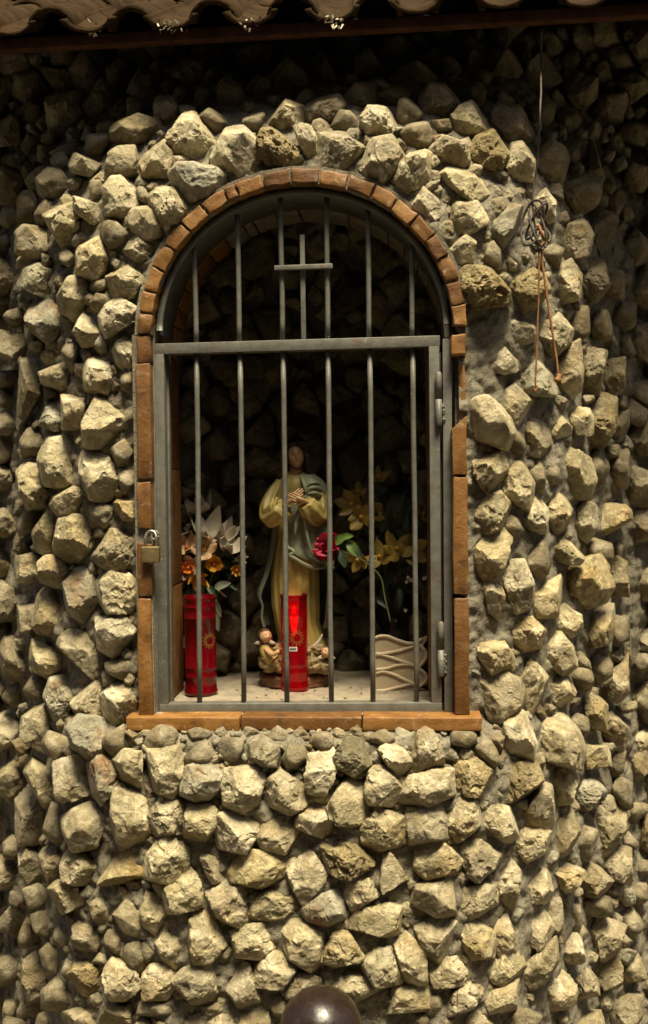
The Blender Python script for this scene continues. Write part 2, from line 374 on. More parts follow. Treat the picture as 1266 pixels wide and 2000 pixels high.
# ------------------------------------------------------------------ traced stones: crop origin x, y, scale; then tone and outline of each stone
TRACE = """
@30 200 4
d 780,240 850,160 960,110 1080,150 1110,230 1050,340 900,350 800,310
d 610,220 680,165 780,160 820,200 760,270 640,265
d 510,330 590,270 720,265 770,310 740,370 650,405 520,390
d 290,390 370,330 480,320 500,380 440,440 320,430
c 630,510 690,430 800,375 1040,365 1060,400 980,540 760,595 660,560
c 460,520 510,420 620,410 680,440 620,540 520,640 480,590
c 1000,500 1060,390 1140,330 1210,400 1200,600 1120,645 1020,590
w 700,680 750,620 860,610 940,660 945,790 900,890 790,920 720,860
g 590,620 680,620 690,720 640,770 600,720
c 960,690 1000,660 1060,700 1070,790 1030,830 980,780
c 480,720 530,680 620,790 690,900 640,1030 560,1045 490,990
c 270,910 390,830 470,800 500,1010 450,1110 380,1130 300,1000
d 190,600 260,540 360,560 430,650 400,740 280,745 210,690
d 90,600 170,520 270,480 270,580 200,650 110,640
c 35,760 130,670 200,720 200,820 120,970 40,950
d 170,870 240,770 310,800 310,870 260,960 190,940
g 670,1000 720,940 790,940 870,1030 850,1090 740,1140 690,1050
c 910,920 970,860 1050,850 1130,900 1180,1060 1120,1120 950,1030
c 840,1120 890,1040 960,1070 1070,1130 1060,1250 1000,1300 900,1280 860,1200
y 500,1190 580,1060 680,1110 720,1230 680,1370 560,1380 500,1310
d 50,1050 120,980 270,1000 330,1080 310,1190 180,1205 50,1160
d 350,1250 370,1150 450,1140 480,1240 450,1350 370,1370
c 745,1330 800,1270 960,1330 1000,1400 930,1480 890,1540 790,1540 750,1430
g 70,1440 110,1320 190,1280 290,1330 320,1480 230,1540 130,1550
c 360,1490 420,1380 500,1365 560,1450 530,1600 470,1680 390,1620
g 550,1470 620,1400 720,1380 740,1420 680,1470 600,1480
g 595,1560 650,1490 690,1490 760,1590 690,1635 620,1610
w 690,1640 830,1550 940,1620 930,1700 850,1750 730,1810 700,1740
g 105,1700 180,1560 270,1530 350,1590 440,1760 400,1850 290,1880 150,1780
w 460,1810 510,1700 590,1630 690,1720 700,1820 620,1890 500,1890
w 780,1870 830,1780 920,1760 925,1970 880,2110 800,2030
d 80,1760 130,1730 185,1820 160,1880 90,1850
@30 680 4
y 375,30 420,-30 510,0 505,110 440,165 400,90
c 210,210 280,100 360,80 410,180 390,290 320,340 230,280
w 560,230 600,50 650,0 700,80 760,210 710,300 700,370 620,380 575,320
g 530,60 560,30 600,40 595,130 550,120
w 830,160 880,130 925,180 915,290 885,410 835,360
w 840,480 900,430 935,500 920,680 860,680
c 370,270 430,225 500,270 550,450 540,640 440,725 385,640 375,430
c 550,580 620,440 700,385 820,395 840,520 830,640 700,750 590,750 555,680
g 185,470 240,400 370,390 380,560 320,700 240,650 190,560
d 40,230 80,100 180,90 200,260 170,540 130,580 50,500
c 55,740 110,650 200,640 225,780 150,895 75,840
w 215,910 280,740 400,725 480,830 505,1020 380,1060 250,1040
c 755,790 850,730 935,760 930,910 820,935 790,870
w 520,990 570,830 680,820 805,970 760,1130 690,1180 580,1150
w 815,960 940,960 930,1060 850,1140 820,1050
c 40,1000 110,930 230,950 300,1080 210,1245 110,1220 50,1110
c 290,1190 400,1140 500,1060 570,1130 585,1220 500,1310 370,1290
y 760,1280 850,1160 930,1210 930,1390 890,1470 800,1370
g 580,1310 610,1210 740,1210 750,1290 720,1390 590,1380
d 40,1380 110,1250 190,1290 170,1480 120,1530 50,1500
c 165,1460 190,1370 260,1270 340,1330 330,1540 260,1595 190,1560
c 335,1500 360,1370 480,1330 580,1380 620,1520 600,1690 500,1710 390,1640
c 640,1520 720,1440 850,1440 940,1540 900,1670 790,1735 690,1690 645,1600
c 35,1640 110,1560 190,1640 170,1780 220,1900 60,1920 35,1800
c 195,1700 260,1640 380,1640 450,1760 390,1860 290,1885 210,1810
g 400,1860 500,1750 620,1760 665,1890 660,2040 640,2140 500,2150 440,2050
w 680,1840 750,1755 860,1770 940,1830 940,1990 880,2060 740,2050 690,1960
@30 1160 4
c 110,170 240,10 350,0 385,150 380,300 320,345 200,290
d 35,60 110,20 150,60 110,150 120,220 210,320 140,420 50,300
c 145,500 160,380 260,350 350,400 350,600 260,700 190,640
c 350,520 390,350 480,270 600,235 660,330 700,480 640,640 420,720 370,640
w 645,260 700,150 800,145 930,280 890,410 770,460 670,400
w 705,530 760,480 870,480 900,560 870,650 790,680 730,620
d 85,740 170,620 260,700 270,800 130,810
g 245,850 290,700 400,690 450,790 480,900 400,985 270,940
c 435,830 520,710 680,705 690,830 690,990 600,960 470,890
w 690,800 790,700 890,690 935,850 920,950 780,990 700,940
c 50,1100 110,840 240,830 280,960 250,1100 250,1270 130,1200
c 230,1150 300,1040 430,1050 430,1180 340,1290 260,1240
g 440,1080 520,990 680,1020 720,1150 700,1230 580,1280 480,1220
c 695,1180 730,1040 840,1030 835,1200 790,1280
w 810,1250 860,1140 930,1140 1000,1270 1080,1430 1000,1510 850,1420 815,1330
c 110,1410 170,1290 290,1290 330,1350 310,1600 220,1620 150,1500
w 320,1340 420,1275 590,1300 600,1500 570,1600 400,1650 330,1550
g 600,1340 680,1250 790,1290 800,1420 770,1590 700,1620 640,1540
d 40,1540 130,1500 230,1640 200,1900 50,1920
c 230,1830 290,1650 370,1680 410,1800 400,1890 310,1910
c 420,1720 460,1660 640,1650 750,1700 775,1880 740,1960 480,1975 430,1880
c 770,1600 810,1470 1000,1530 1040,1750 1040,1930 940,1960 820,1900 770,1740
c 30,1210 90,1240 100,1330 35,1390
@30 1580 2.0754
c 20,170 70,145 110,230 120,290 60,300 25,250
d 105,150 160,125 200,180 190,290 150,305 115,240
c 195,240 230,175 320,165 340,230 330,290 240,300 200,285
y 335,215 370,145 430,160 540,200 550,240 440,320 380,330 340,270
w 550,190 590,120 650,105 705,170 690,250 630,290 555,270
c 725,140 790,135 870,190 870,270 800,290 735,230
y 890,250 940,170 1010,165 1110,205 1090,260 990,310 900,290
w 1105,240 1135,170 1200,180 1260,270 1230,330 1170,380 1130,310
c 615,330 700,240 745,260 750,390 700,440 630,400
c 770,310 860,290 940,330 930,440 900,470 820,430 790,370
c 960,420 980,360 1050,310 1110,330 1165,400 1120,435 1000,440
c 495,340 540,320 600,350 630,440 585,505 520,450
d 390,400 420,360 480,370 530,470 510,515 440,490
d 305,370 330,310 380,340 390,420 360,470 315,430
c 150,340 190,305 270,330 300,390 290,435 210,420
g 1175,400 1230,360 1290,300 1320,310 1320,430 1260,455 1200,440
c 700,470 740,425 800,430 850,540 790,610 730,610
c 885,500 950,470 1030,470 1045,550 990,600 910,590
c 1085,520 1110,450 1170,430 1240,490 1260,560 1190,640 1120,600
c 340,560 370,490 420,490 445,560 400,590 350,585
c 450,570 480,520 520,520 530,620 500,665 460,620
c 520,540 560,520 575,590 545,620 520,600
c 575,550 620,490 690,490 705,580 670,645 600,600
d 240,470 310,450 345,500 320,590 270,600 240,540
c 75,430 160,415 170,480 130,520 85,500
c 155,510 200,450 230,470 225,550 180,560
c 20,520 50,420 100,510 105,545 60,560 25,545
d 105,580 150,540 190,610 160,670 115,630
d 40,590 90,575 130,640 120,740 60,760 35,700
c 175,690 220,580 245,590 230,690 200,710
p 230,680 260,620 340,610 365,670 330,750 270,740
c 355,690 400,610 490,660 510,710 450,760 365,755
c 505,710 550,640 610,630 660,690 610,760 530,765
c 650,700 700,640 790,615 845,690 790,760 720,775
c 850,640 920,600 960,640 980,760 900,775 860,720
c 985,640 1030,570 1110,600 1125,660 1070,740 1010,755 980,690
c 805,600 860,550 885,570 870,605 830,620
d 1100,740 1150,660 1220,640 1260,650 1230,720 1120,760
d 120,740 170,690 240,720 240,790 130,800
c 490,790 520,775 640,780 660,830 500,830
c 20,790 50,760 110,775 100,830 25,830
d 40,330 100,310 140,320 150,390 60,400
@230 1380 1.7342
w 100,140 115,95 150,70 210,80 215,130 160,145
w 230,95 270,70 310,85 330,120 240,120
c 225,150 240,115 320,115 330,160 300,185 240,185
w 330,155 360,110 415,115 425,155 390,180
b 430,120 490,110 560,150 560,200 490,195 440,160
c 565,180 580,130 640,125 630,190 600,225
y 500,90 540,70 590,100 570,130 510,120
w 590,95 620,70 640,95 620,115
w 625,240 650,170 720,150 740,190 710,290 650,280
w 640,110 700,90 750,110 740,150 690,150
b 740,170 780,110 840,120 850,190 800,230 750,200
w 850,110 900,85 940,100 900,150 860,140
w 890,150 940,110 995,190 970,235 920,200
w 985,120 1010,90 1090,90 1110,130 1110,200 1010,210
y 1110,90 1200,90 1205,120 1150,150 1110,130
p 1130,230 1150,190 1210,185 1255,220 1240,290 1200,305 1140,280
c 105,150 210,145 215,240 180,300 140,280 120,220
g 220,220 260,195 340,200 350,270 270,335 225,300
c 360,240 390,185 450,190 490,240 470,320 400,365 370,330
c 490,250 550,220 620,265 630,330 580,355 510,320
c 710,310 790,245 840,280 840,370 790,425 730,390
c 845,290 860,210 900,185 965,290 920,325 860,320
c 965,300 1000,225 1050,215 1120,225 1120,300 1050,330 970,345
c 110,370 150,310 200,305 235,360 220,420 140,425
c 230,390 250,340 340,340 335,400 280,460 240,430
w 335,390 360,360 460,380 470,430 430,490 360,470
c 480,440 520,365 590,360 605,420 560,485 500,475
w 610,390 660,310 720,390 700,440 650,485 610,450
y 830,410 880,340 940,350 975,400 970,450 900,475 840,450
w 980,350 1090,335 1105,380 1100,440 1000,460 985,410
c 1115,360 1150,310 1210,330 1215,400 1170,450 1120,420
c 1230,370 1265,330 1320,350 1340,420 1290,460 1240,440
@630 1580 2.0754
p 5,150 50,100 110,110 180,140 195,220 110,280 40,250
c 210,200 240,170 335,165 345,290 345,370 260,370 225,260
w 335,160 400,130 480,130 550,210 530,250 430,275 370,230
c 540,170 610,115 710,185 690,230 630,285 580,250
c 770,120 790,65 910,95 890,170 830,205 790,170
c 905,130 940,20 1000,10 1030,90 990,160 940,180
d 1020,60 1090,50 1105,100 1080,190 1030,200
d 1100,60 1130,0 1220,10 1220,90 1150,185 1105,140
c 700,300 730,200 790,200 795,310 770,390 720,350
c 800,280 840,230 940,260 930,310 850,430 800,390
c 915,230 960,195 1040,250 1045,310 960,330 920,290
d 1030,240 1070,205 1155,290 1110,345 1045,340
d 1120,210 1180,160 1240,180 1245,290 1170,280
c 360,370 390,300 510,280 525,410 420,435 380,410
c 525,310 600,295 690,310 690,380 600,440 550,440
c 95,350 110,290 170,265 225,310 220,350 130,405
c 125,460 150,410 260,390 310,410 290,490 160,550 130,520
c 685,430 750,415 780,480 770,560 720,585 690,530
c 800,560 810,450 890,415 920,480 890,560 820,610
d 890,390 950,360 990,420 960,490 920,500
d 1000,400 1030,350 1050,440 1030,500 1005,470
d 1050,360 1110,345 1150,340 1160,440 1110,430 1060,420
c 375,470 450,445 530,460 550,550 480,605 420,570
c 545,480 620,460 685,510 670,590 600,600 570,540
c 5,610 40,500 90,480 155,590 130,635
c 165,560 270,545 315,690 220,725 175,640
c 280,530 330,500 410,580 410,680 350,700 310,620
c 430,640 480,610 540,610 575,660 560,710 460,720
c 650,640 690,590 770,590 800,640 730,715 660,690
c 45,690 90,640 160,660 230,760 200,790 90,770
c 240,750 320,710 420,730 420,800 300,830 250,800
y 420,790 450,730 485,760 470,830 425,830
c 490,770 580,700 650,720 610,800 520,830
c 630,770 700,730 780,700 770,790 650,830
d 790,720 800,650 930,540 940,620 880,720 820,750
c 860,760 930,660 1000,700 1010,780 900,800
w 940,600 970,490 1040,530 1055,600 1010,670 950,660
d 1060,500 1110,440 1215,490 1190,560 1130,600 1080,570
d 1010,690 1060,640 1100,690 1110,780 1030,790
d 1100,640 1180,590 1210,640 1200,750 1130,740
@900 600 3.7235
w 335,240 370,80 440,30 520,80 530,200 500,340 400,375 345,320
c 540,220 600,120 700,95 775,180 760,270 660,355 570,290
d 760,130 800,20 910,20 915,190 840,245 780,190
d 930,130 980,30 1050,40 1095,190 1040,225 940,190
w 220,400 320,315 385,400 400,530 350,570 250,480
g 415,530 440,395 540,410 620,500 665,640 600,730 490,710 420,600
c 640,450 720,340 830,280 850,500 830,630 690,620 650,540
d 870,380 940,270 1010,250 1050,400 1010,600 910,650 870,540
d 1050,330 1120,280 1185,380 1180,640 1120,680 1050,560
w 290,640 390,580 490,680 450,760 410,840 330,760
c 40,760 120,680 230,660 300,750 310,820 340,900 290,1000 120,940 60,850
w 310,1040 330,850 400,890 455,1000 430,1060 340,1090
c 435,860 530,730 610,780 670,910 620,1060 490,1050 450,960
c 640,790 680,750 760,850 800,890 770,1000 700,1070 650,980
c 760,700 870,670 930,800 920,980 870,1000 800,850
d 900,760 980,660 1110,700 1110,880 1050,980 930,1060
d 1120,740 1200,730 1210,850 1150,1000 1080,980
y 95,1140 170,1010 270,1050 325,1180 290,1300 270,1370 180,1330 110,1220
w 295,1270 340,1160 430,1160 505,1290 480,1450 400,1500 320,1430
g 480,1150 560,1110 610,1220 600,1350 550,1380 500,1290
c 600,1080 660,1070 710,1180 700,1330 660,1340 620,1250
c 710,1150 780,1010 870,1020 940,1260 900,1380 830,1400 740,1300
y 930,1140 990,1060 1080,1180 1060,1270 990,1290 930,1220
d 1090,1090 1160,1040 1215,1060 1210,1290 1150,1320 1090,1200
c 120,1490 180,1400 280,1360 335,1430 280,1600 190,1630 130,1580
g 300,1590 340,1510 410,1540 440,1620 380,1670 310,1640
w 445,1530 520,1390 590,1420 615,1560 590,1680 470,1700
y 610,1480 660,1390 750,1370 800,1450 770,1560 700,1660 620,1640
c 800,1500 870,1410 950,1450 960,1600 880,1720 800,1650
y 975,1420 1060,1300 1180,1350 1210,1500 1180,1650 1090,1740 1000,1640
y 110,1740 150,1650 280,1630 355,1720 350,1870 280,1980 170,1960 120,1860
c 440,1780 510,1710 590,1710 615,1860 600,1930 540,1950 470,1880
c 610,1740 740,1690 800,1760 870,1830 840,1860 700,1840
d 870,1750 960,1700 1080,1740 1085,1830 1000,1880 900,1840
@900 1080 3.7235
y 700,160 720,50 870,20 1080,10 1085,200 1050,320 930,365 720,240
d 1090,120 1130,10 1195,20 1215,300 1210,390 1110,380 1060,280
w 300,180 360,80 450,80 520,210 490,370 400,425 340,300
c 150,230 190,150 260,170 310,310 270,450 200,400
y 520,280 580,180 690,150 695,330 680,450 620,520 530,420 500,360
c 680,480 720,340 790,295 860,350 870,560 850,690 800,700 720,580
c 880,460 890,400 1070,370 1080,540 1040,680 930,740 890,670
d 1070,480 1110,400 1200,420 1200,650 1140,710 1080,640
y 350,610 410,450 510,480 585,560 550,660 440,700 360,660
c 570,680 610,580 700,570 780,680 800,790 720,850 590,760
y 120,720 160,590 270,600 345,730 330,830 220,880 140,830
w 410,770 460,710 540,750 610,920 560,1040 520,1140 430,1130 430,950
c 120,950 200,890 350,870 430,1000 410,1110 340,1130 280,1230 180,1180 140,1060
c 600,1000 640,920 680,870 740,880 820,1050 700,1140 580,1080
g 760,890 820,840 930,860 960,960 890,1020 800,970
c 810,760 870,720 930,790 940,850 830,820
y 930,800 1000,710 1080,780 1085,900 1050,960 970,900
d 1020,990 1100,880 1200,800 1205,1040 1140,1120 1040,1070
c 880,1060 960,1020 1040,1100 1030,1280 960,1320 900,1200
c 770,1240 850,1160 910,1200 920,1290 860,1335
c 510,1240 570,1180 720,1200 820,1310 850,1400 820,1530 640,1490 530,1440
w 320,1260 380,1150 440,1190 515,1380 490,1490 400,1510 310,1420
g 105,1390 150,1310 270,1440 270,1500 220,1560 130,1470
d 1020,1250 1060,1150 1170,1140 1200,1280 1150,1420 1030,1360
c 820,1560 860,1380 1000,1340 1060,1520 1060,1600 940,1640
d 1060,1500 1120,1430 1190,1450 1170,1580 1080,1620
p 280,1690 290,1570 420,1550 540,1550 575,1660 430,1770 330,1820
c 610,1650 640,1570 780,1570 830,1680 800,1790 710,1810 650,1740
g 820,1740 850,1650 1030,1660 1050,1760 960,1870 850,1840
d 1060,1700 1160,1620 1210,1640 1215,1830 1130,1810
c 500,1830 570,1690 640,1720 655,1900 600,1995 410,1970
@960 100 2.8556
d 210,300 270,265 335,310 320,390 270,440 215,380
w 80,650 120,550 170,540 225,620 220,720 160,755 100,720
y 240,560 300,500 380,560 405,620 380,720 330,760 260,700
d 380,560 420,510 470,520 485,590 450,650 395,640
d 480,560 560,530 610,590 635,690 590,740 500,700
d 380,780 470,720 580,735 570,830 510,905 420,880
w 230,780 260,740 350,850 340,960 290,1000 240,930
d 630,810 680,740 750,720 740,830 690,930 640,890
d 520,960 590,905 690,940 690,1080 610,1165 550,1120
c 350,1010 430,980 500,975 540,1040 520,1130 420,1150
w 270,1120 340,1085 390,1110 370,1200 300,1210
c 180,1150 240,1110 280,1150 310,1210 210,1190
c 330,1300 370,1220 430,1185 485,1280 480,1370 360,1420
d 480,1240 560,1170 620,1200 640,1300 580,1380 510,1410
d 600,1290 640,1180 720,1180 725,1350 660,1455 600,1370
p 70,1370 100,1260 190,1200 270,1270 300,1330 220,1430 110,1475
d 415,200 480,140 600,170 580,250 480,350
@626 0 1.978
d 95,390 130,330 200,330 215,400 200,420 110,430
c 50,490 80,435 130,440 135,510 100,530
w 145,470 190,425 240,430 280,500 230,540 170,510
c -10,590 10,540 100,535 180,590 180,635 80,650 0,655
c 175,640 220,550 270,540 305,600 290,660 235,720 185,680
w 275,690 340,575 400,610 405,690 340,770 280,750
d 285,400 330,390 380,440 370,490 310,500
c 320,520 350,490 420,485 435,530 390,580 340,560
c 430,580 480,535 550,560 565,620 530,655 470,620
c 490,460 540,415 580,405 635,500 580,540 510,510
p 580,600 620,540 660,525 710,600 690,650 620,680
d 390,400 430,340 490,350 520,400 450,480 400,460
c 470,690 500,665 590,690 650,770 630,790 560,760 490,740
w 355,800 400,735 450,780 470,840 430,865 370,830
c 480,850 530,790 600,790 635,850 600,905 500,890
g 655,850 700,800 770,810 780,880 740,980 690,960 655,900
d 640,480 690,420 760,440 800,520 770,560 690,540 650,510
d 540,330 600,315 640,360 640,420 580,400
d 640,350 690,350 740,390 700,410
w 490,960 560,915 610,950 590,1010 500,1020 485,990
c 620,960 650,920 690,970 690,1060 640,1020
d 230,370 280,340 340,350 370,400 300,410 250,420
@855 360 6.0286
p 180,1090 350,1000 480,1010 660,1080 780,1230 770,1370 600,1420 400,1450 260,1300
@0 0 1.978
w 650,520 680,470 745,465 830,560 820,590 760,615 680,590
w 825,610 870,530 940,515 995,570 985,670 900,695 840,650
g 670,680 700,640 790,630 850,680 830,740 740,775 690,730
c 590,770 640,710 735,800 670,900 640,890 600,810
p 1000,560 1020,510 1100,505 1145,580 1140,630 1060,650 1005,600
w 1145,510 1170,460 1220,540 1215,640 1190,640
c 1035,490 1100,405 1170,430 1160,480 1080,505
d 775,460 810,430 870,480 880,520 830,535 790,500
d 900,490 990,435 1050,440 1030,490 940,515
d 1180,440 1230,400 1300,380 1330,430 1290,470 1220,490
"""
def parse_trace():
    out = []; org = None
    for ln in TRACE.strip().splitlines():
        if ln[0] == '@': org = list(map(float, ln[1:].split())); continue
        t = ln.split(); P = np.array([list(map(float, q.split(','))) for q in t[1:]])
        out.append((t[0], P / org[2] + np.array(org[:2])))
    return out

def hull2(P):
    P = sorted(map(tuple, P))
    def half(Q):
        h = []
        for p in Q:
            while len(h) > 1 and (h[-1][0] - h[-2][0]) * (p[1] - h[-2][1]) - (h[-1][1] - h[-2][1]) * (p[0] - h[-2][0]) <= 0: h.pop()
            h.append(p)
        return h[:-1]
    return np.array(half(P) + half(P[::-1]))

def rock(poly, fn, ico=ICO5, out=0.35, rough=1.0, grow=1.22, y0=-0.25, y1=0.7):
    """a faceted solid whose outline from the photograph's side is poly; sits on surface fn"""
    c2 = (poly.min(0) + poly.max(0)) / 2
    C = on_wall(c2[0], c2[1], fn, y0, y1)
    w = CAM - C; dist = np.linalg.norm(w); w /= dist
    u = np.cross([0, 0, 1.0], w); u /= np.linalg.norm(u); v = np.cross(w, u)
    e = 0.01
    n = np.array([-(fn(C[0] + e, C[2]) - fn(C[0] - e, C[2])) / (2 * e), 0, -(fn(C[0], C[2] + e) - fn(C[0], C[2] - e)) / (2 * e)]); n = np.array([n[0] * -1 * -1, -1.0, n[2]])
    n /= np.linalg.norm(n)
    L = []
    for p in poly:
        d = ray(*p); q = CAM + d * (np.dot(C - CAM, w) / np.dot(d, w)); L.append([np.dot(q - C, u), np.dot(q - C, v)])
    L = hull2(np.array(L)) * grow
    ext = L.max(0) - L.min(0); rad = 0.25 * (ext[0] + ext[1]); mn = 0.5 * min(ext)
    nl = np.array([np.dot(n, u), np.dot(n, v), np.dot(n, w)]); nl = nl * 0.55 + np.array([0, 0, 0.45]); nl /= np.linalg.norm(nl)
    Nn, H = [], []
    k = len(L); cen = L.mean(0)
    for i in range(k):
        a, b = L[i], L[(i + 1) % k]; t = b - a; m = np.array([t[1], -t[0]]); m /= np.linalg.norm(m) + 1e-9
        if np.dot(m, (a + b) / 2 - cen) < 0: m = -m
        tl = rng.uniform(0.02, 0.30)
        N = np.array([m[0], m[1], tl]); s = np.linalg.norm(N); Nn.append(N / s); H.append(np.dot(m, a) / s)
    hd = min(0.85 * mn + 0.25 * rad, 0.055) * rng.uniform(0.8, 1.1)
    if rng.random() < 0.6:                         # two broken faces meeting in a ridge
        a = rng.normal(0, 0.55); rd = np.array([math.sin(a), math.cos(a), 0]); o_ = rng.uniform(-0.3, 0.25) * rad
        for tl in (rng.uniform(0.15, 0.5), -rng.uniform(0.35, 0.85)):
            N = nl + tl * rd + rng.normal(size=3) * 0.07; s_ = np.linalg.norm(N); Nn.append(N / s_); H.append((hd * 0.86 + tl * o_) / s_)
    else:
        N = nl + rng.normal(size=3) * 0.24; N /= np.linalg.norm(N); Nn.append(N); H.append(hd * rng.uniform(0.75, 0.95))
    a0 = rng.uniform(0, 6.28); nf = rng.integers(3, 6)
    for j in range(nf):
        a = a0 + 6.283 * j / nf + rng.uniform(-0.4, 0.4); tl = rng.uniform(0.45, 0.95)
        N = nl + tl * np.array([math.cos(a), math.sin(a), 0]); N /= np.linalg.norm(N)
        Nn.append(N); H.append((hd * 0.62 + 0.42 * rad * tl * rng.uniform(0.55, 1.15)) / math.sqrt(1 + tl * tl) * 1.12)
    Nn.append(np.array([0, 0, -1.0])); H.append(hd * 0.9)
    Nn = np.array(Nn); H = np.maximum(np.array(H), 0.003)
    D, F = ico
    S = np.array([1, 1, max(0.35, hd / max(rad, 1e-4))])
    D2 = D * S * np.array([ext[0] / ext.mean(), ext[1] / ext.mean(), 1]); D2 /= np.linalg.norm(D2, axis=1)[:, None]
    o = rng.uniform(-90, 90, 3)
    Nw = pnoise(D2 * 1.7 + o)[:, None] * 0.10
    dots = np.maximum(D2 @ Nn.T, 1e-3)
    rr = H[None] / dots
    r = (rr ** -30).sum(1) ** (-1 / 30) * 1.015
    for _ in range(int(rng.integers(9, 18))):      # knapped chips: small planes struck off the front
        k_ = int(rng.integers(len(D2)))
        if D2[k_, 2] < 0.12: continue
        N = D2[k_] + rng.normal(size=3) * np.array([0.34, 0.34, 0.3]); N /= np.linalg.norm(N); dn = float(D2[k_] @ N)
        if dn < 0.3: continue
        r = np.minimum(r, (r[k_] * dn * (rng.uniform(0.87, 0.97) if D2[k_, 2] > 0.55 else rng.uniform(0.95, 0.99))) / np.maximum(D2 @ N, 1e-3))
    P = D2 * r[:, None]
    ps = P / max(rad, 0.01)
    disp = 0.06 * fbm(ps * 1.6 + o, 3) + rough * 0.050 * (fbm(ps * 3.9 + o * 1.3, 3, True) - 0.5) + rough * 0.030 * fbm(ps * 9 + o, 3)
    ch = pnoise(ps * 2.3 + o + 40); disp = disp - 0.085 * np.clip((ch - 0.2) / 0.07, 0, 1) * rough      # chipped hollows with a step
    front = np.clip(D2[:, 2] * 1.6 + 0.35, 0.25, 1)
    P = P * (1 + (disp * front)[:, None])
    Cc = C + w * (hd * (out - 0.25))
    W = Cc + P[:, :1] * u + P[:, 1:2] * v + P[:, 2:3] * w
    return W, F, Cc

# coverage raster in photo pixels, 4 px cells
GX0, GY0, GS = -160, -40, 4
GW, GH = 420, 560
cover = np.zeros((GH, GW), bool)
_gx = GX0 + (np.arange(GW) + 0.5) * GS; _gy = GY0 + (np.arange(GH) + 0.5) * GS
GXX, GYY = np.meshgrid(_gx, _gy)
def mark(poly):
    h = hull2(poly); x0, y0 = h.min(0); x1, y1 = h.max(0)
    i0, i1 = max(0, int((x0 - GX0) / GS) - 1), min(GW, int((x1 - GX0) / GS) + 2); j0, j1 = max(0, int((y0 - GY0) / GS) - 1), min(GH, int((y1 - GY0) / GS) + 2)
    if i0 >= i1 or j0 >= j1: return
    X, Y = GXX[j0:j1, i0:i1], GYY[j0:j1, i0:i1]; ins = np.ones(X.shape, bool)
    for k in range(len(h)):
        a, b = h[k], h[(k + 1) % len(h)]; ins &= ((b[0] - a[0]) * (Y - a[1]) - (b[1] - a[1]) * (X - a[0])) >= 0
    cover[j0:j1, i0:i1] |= ins
ACX, ACY, ARX, ARY = 587.0, 645.0, 322.0, 312.0          # arch of the brick surround in the photograph
def in_window(X, Y, pad=0):
    e = ((X - ACX) / (ARX + pad)) ** 2 + ((Y - ACY) / (ARY + pad)) ** 2 < 1
    return (e & (Y < ACY)) | ((np.abs(X - (ACX + 2 + (Y - 650) * 0.006)) < ARX + pad) & (Y >= ACY) & (Y < 1402)) | ((X > 244 - pad) & (X < 945 + pad) & (Y >= 1396) & (Y < 1424))
def gon(cx, cy, r, el=None):
    k = rng.integers(6, 9); a = np.sort(rng.uniform(0, 6.283, k) * 0.25 + np.arange(k) * 6.283 / k); ro = rng.uniform(0, 3.14)
    el = el or rng.uniform(0.72, 1.0); rr = r * rng.uniform(0.82, 1.12, k)
    x, y = rr * np.cos(a), rr * np.sin(a) * el
    return np.stack([cx + x * math.cos(ro) - y * math.sin(ro), cy + x * math.sin(ro) + y * math.cos(ro)], 1)
def darts(n, r0, r1, region, tol=0.06, pad=0.9):
    res = []
    J = np.nonzero(region & ~cover)
    for _ in range(n):
        k = rng.integers(len(J[0])); j, i = J[0][k], J[1][k]
        if cover[j, i]: continue
        r = rng.uniform(r0, r1); cx, cy = _gx[i], _gy[j]; q = int(r / GS) + 1
        a, b, c, d = max(0, j - q), min(GH, j + q + 1), max(0, i - q), min(GW, i + q + 1)
        m = (GXX[a:b, c:d] - cx) ** 2 + (GYY[a:b, c:d] - cy) ** 2 < (r * pad) ** 2
        if m.sum() == 0 or cover[a:b, c:d][m].mean() > tol: continue
        p = gon(cx, cy, r); mark(p); res.append(p)
    return res

YE, SL = 0.085, R(28)                               # eave line and roof pitch
eL, eR = at_y(40, 106, YE), at_y(1227, 42, YE); TILT = (eR[2] - eL[2]) / (eR[0] - eL[0]); ZE = eL[2] + (X0 - eL[0]) * TILT
# ------------------------------------------------------------------ stone wall
wall = thing('stone_wall', 'bulging rubble wall of rough cream limestone around the arched niche', 'wall', (X0, 0.3, 0))
traced = parse_trace()
for tone, P in traced: mark(P)
cover |= in_window(GXX, GYY, 4)
inside = (GXX > 40) & (GXX < 1226) & (GYY > 240) & (GYY < 1960)
upper = (GYY > 60) & (GYY <= 300)
border = ~inside & (GYY > 60)
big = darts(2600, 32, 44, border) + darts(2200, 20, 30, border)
mid = darts(4000, 13, 22, inside & ((GXX < 900) | (GYY > 1250) | (GYY < 560) | (GXX > 1080)), 0.20) + darts(800, 12, 17, border & inside | upper)
small = darts(1500, 7, 11, inside & (GYY > 1400) & (GYY < 1520) & (GXX > 250) & (GXX < 900), 0.12) + darts(500, 7, 11, inside & (GXX < 900), 0.1)
def add_stone(tone, P, **kw):
    W, F, C = rock(P, wall_y, **kw)
    o = link('stone', W, F, M[tone], wall, True, C); o.data.set_sharp_from_angle(angle=R(30))
    return o
nst = 0
allst = [(t, p, 0.42, ICO5) for t, p in traced] + [('d' if rng.random() < .8 else 'c', p, 0.25, ICO4) for p in big]  # outer fillers mostly in the darker tone: eave shade put into their colour
_area = [-float(np.ptp(hull2(p)[:, 0]) * np.ptp(hull2(p)[:, 1])) if (p[:, 1].mean() > -20 and -20 < p[:, 0].mean() < 1290 and p[:, 1].mean() < 2020) else 0 for _, p, _, _ in allst]
order = np.argsort(_area, kind='stable')
rest = MB()
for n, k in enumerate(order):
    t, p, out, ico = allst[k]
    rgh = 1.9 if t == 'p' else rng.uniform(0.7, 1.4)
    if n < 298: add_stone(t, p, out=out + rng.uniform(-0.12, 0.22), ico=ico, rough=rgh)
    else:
        W, F, C = rock(p, wall_y, ICO3, out, rgh); rest.add(W, F.tolist())
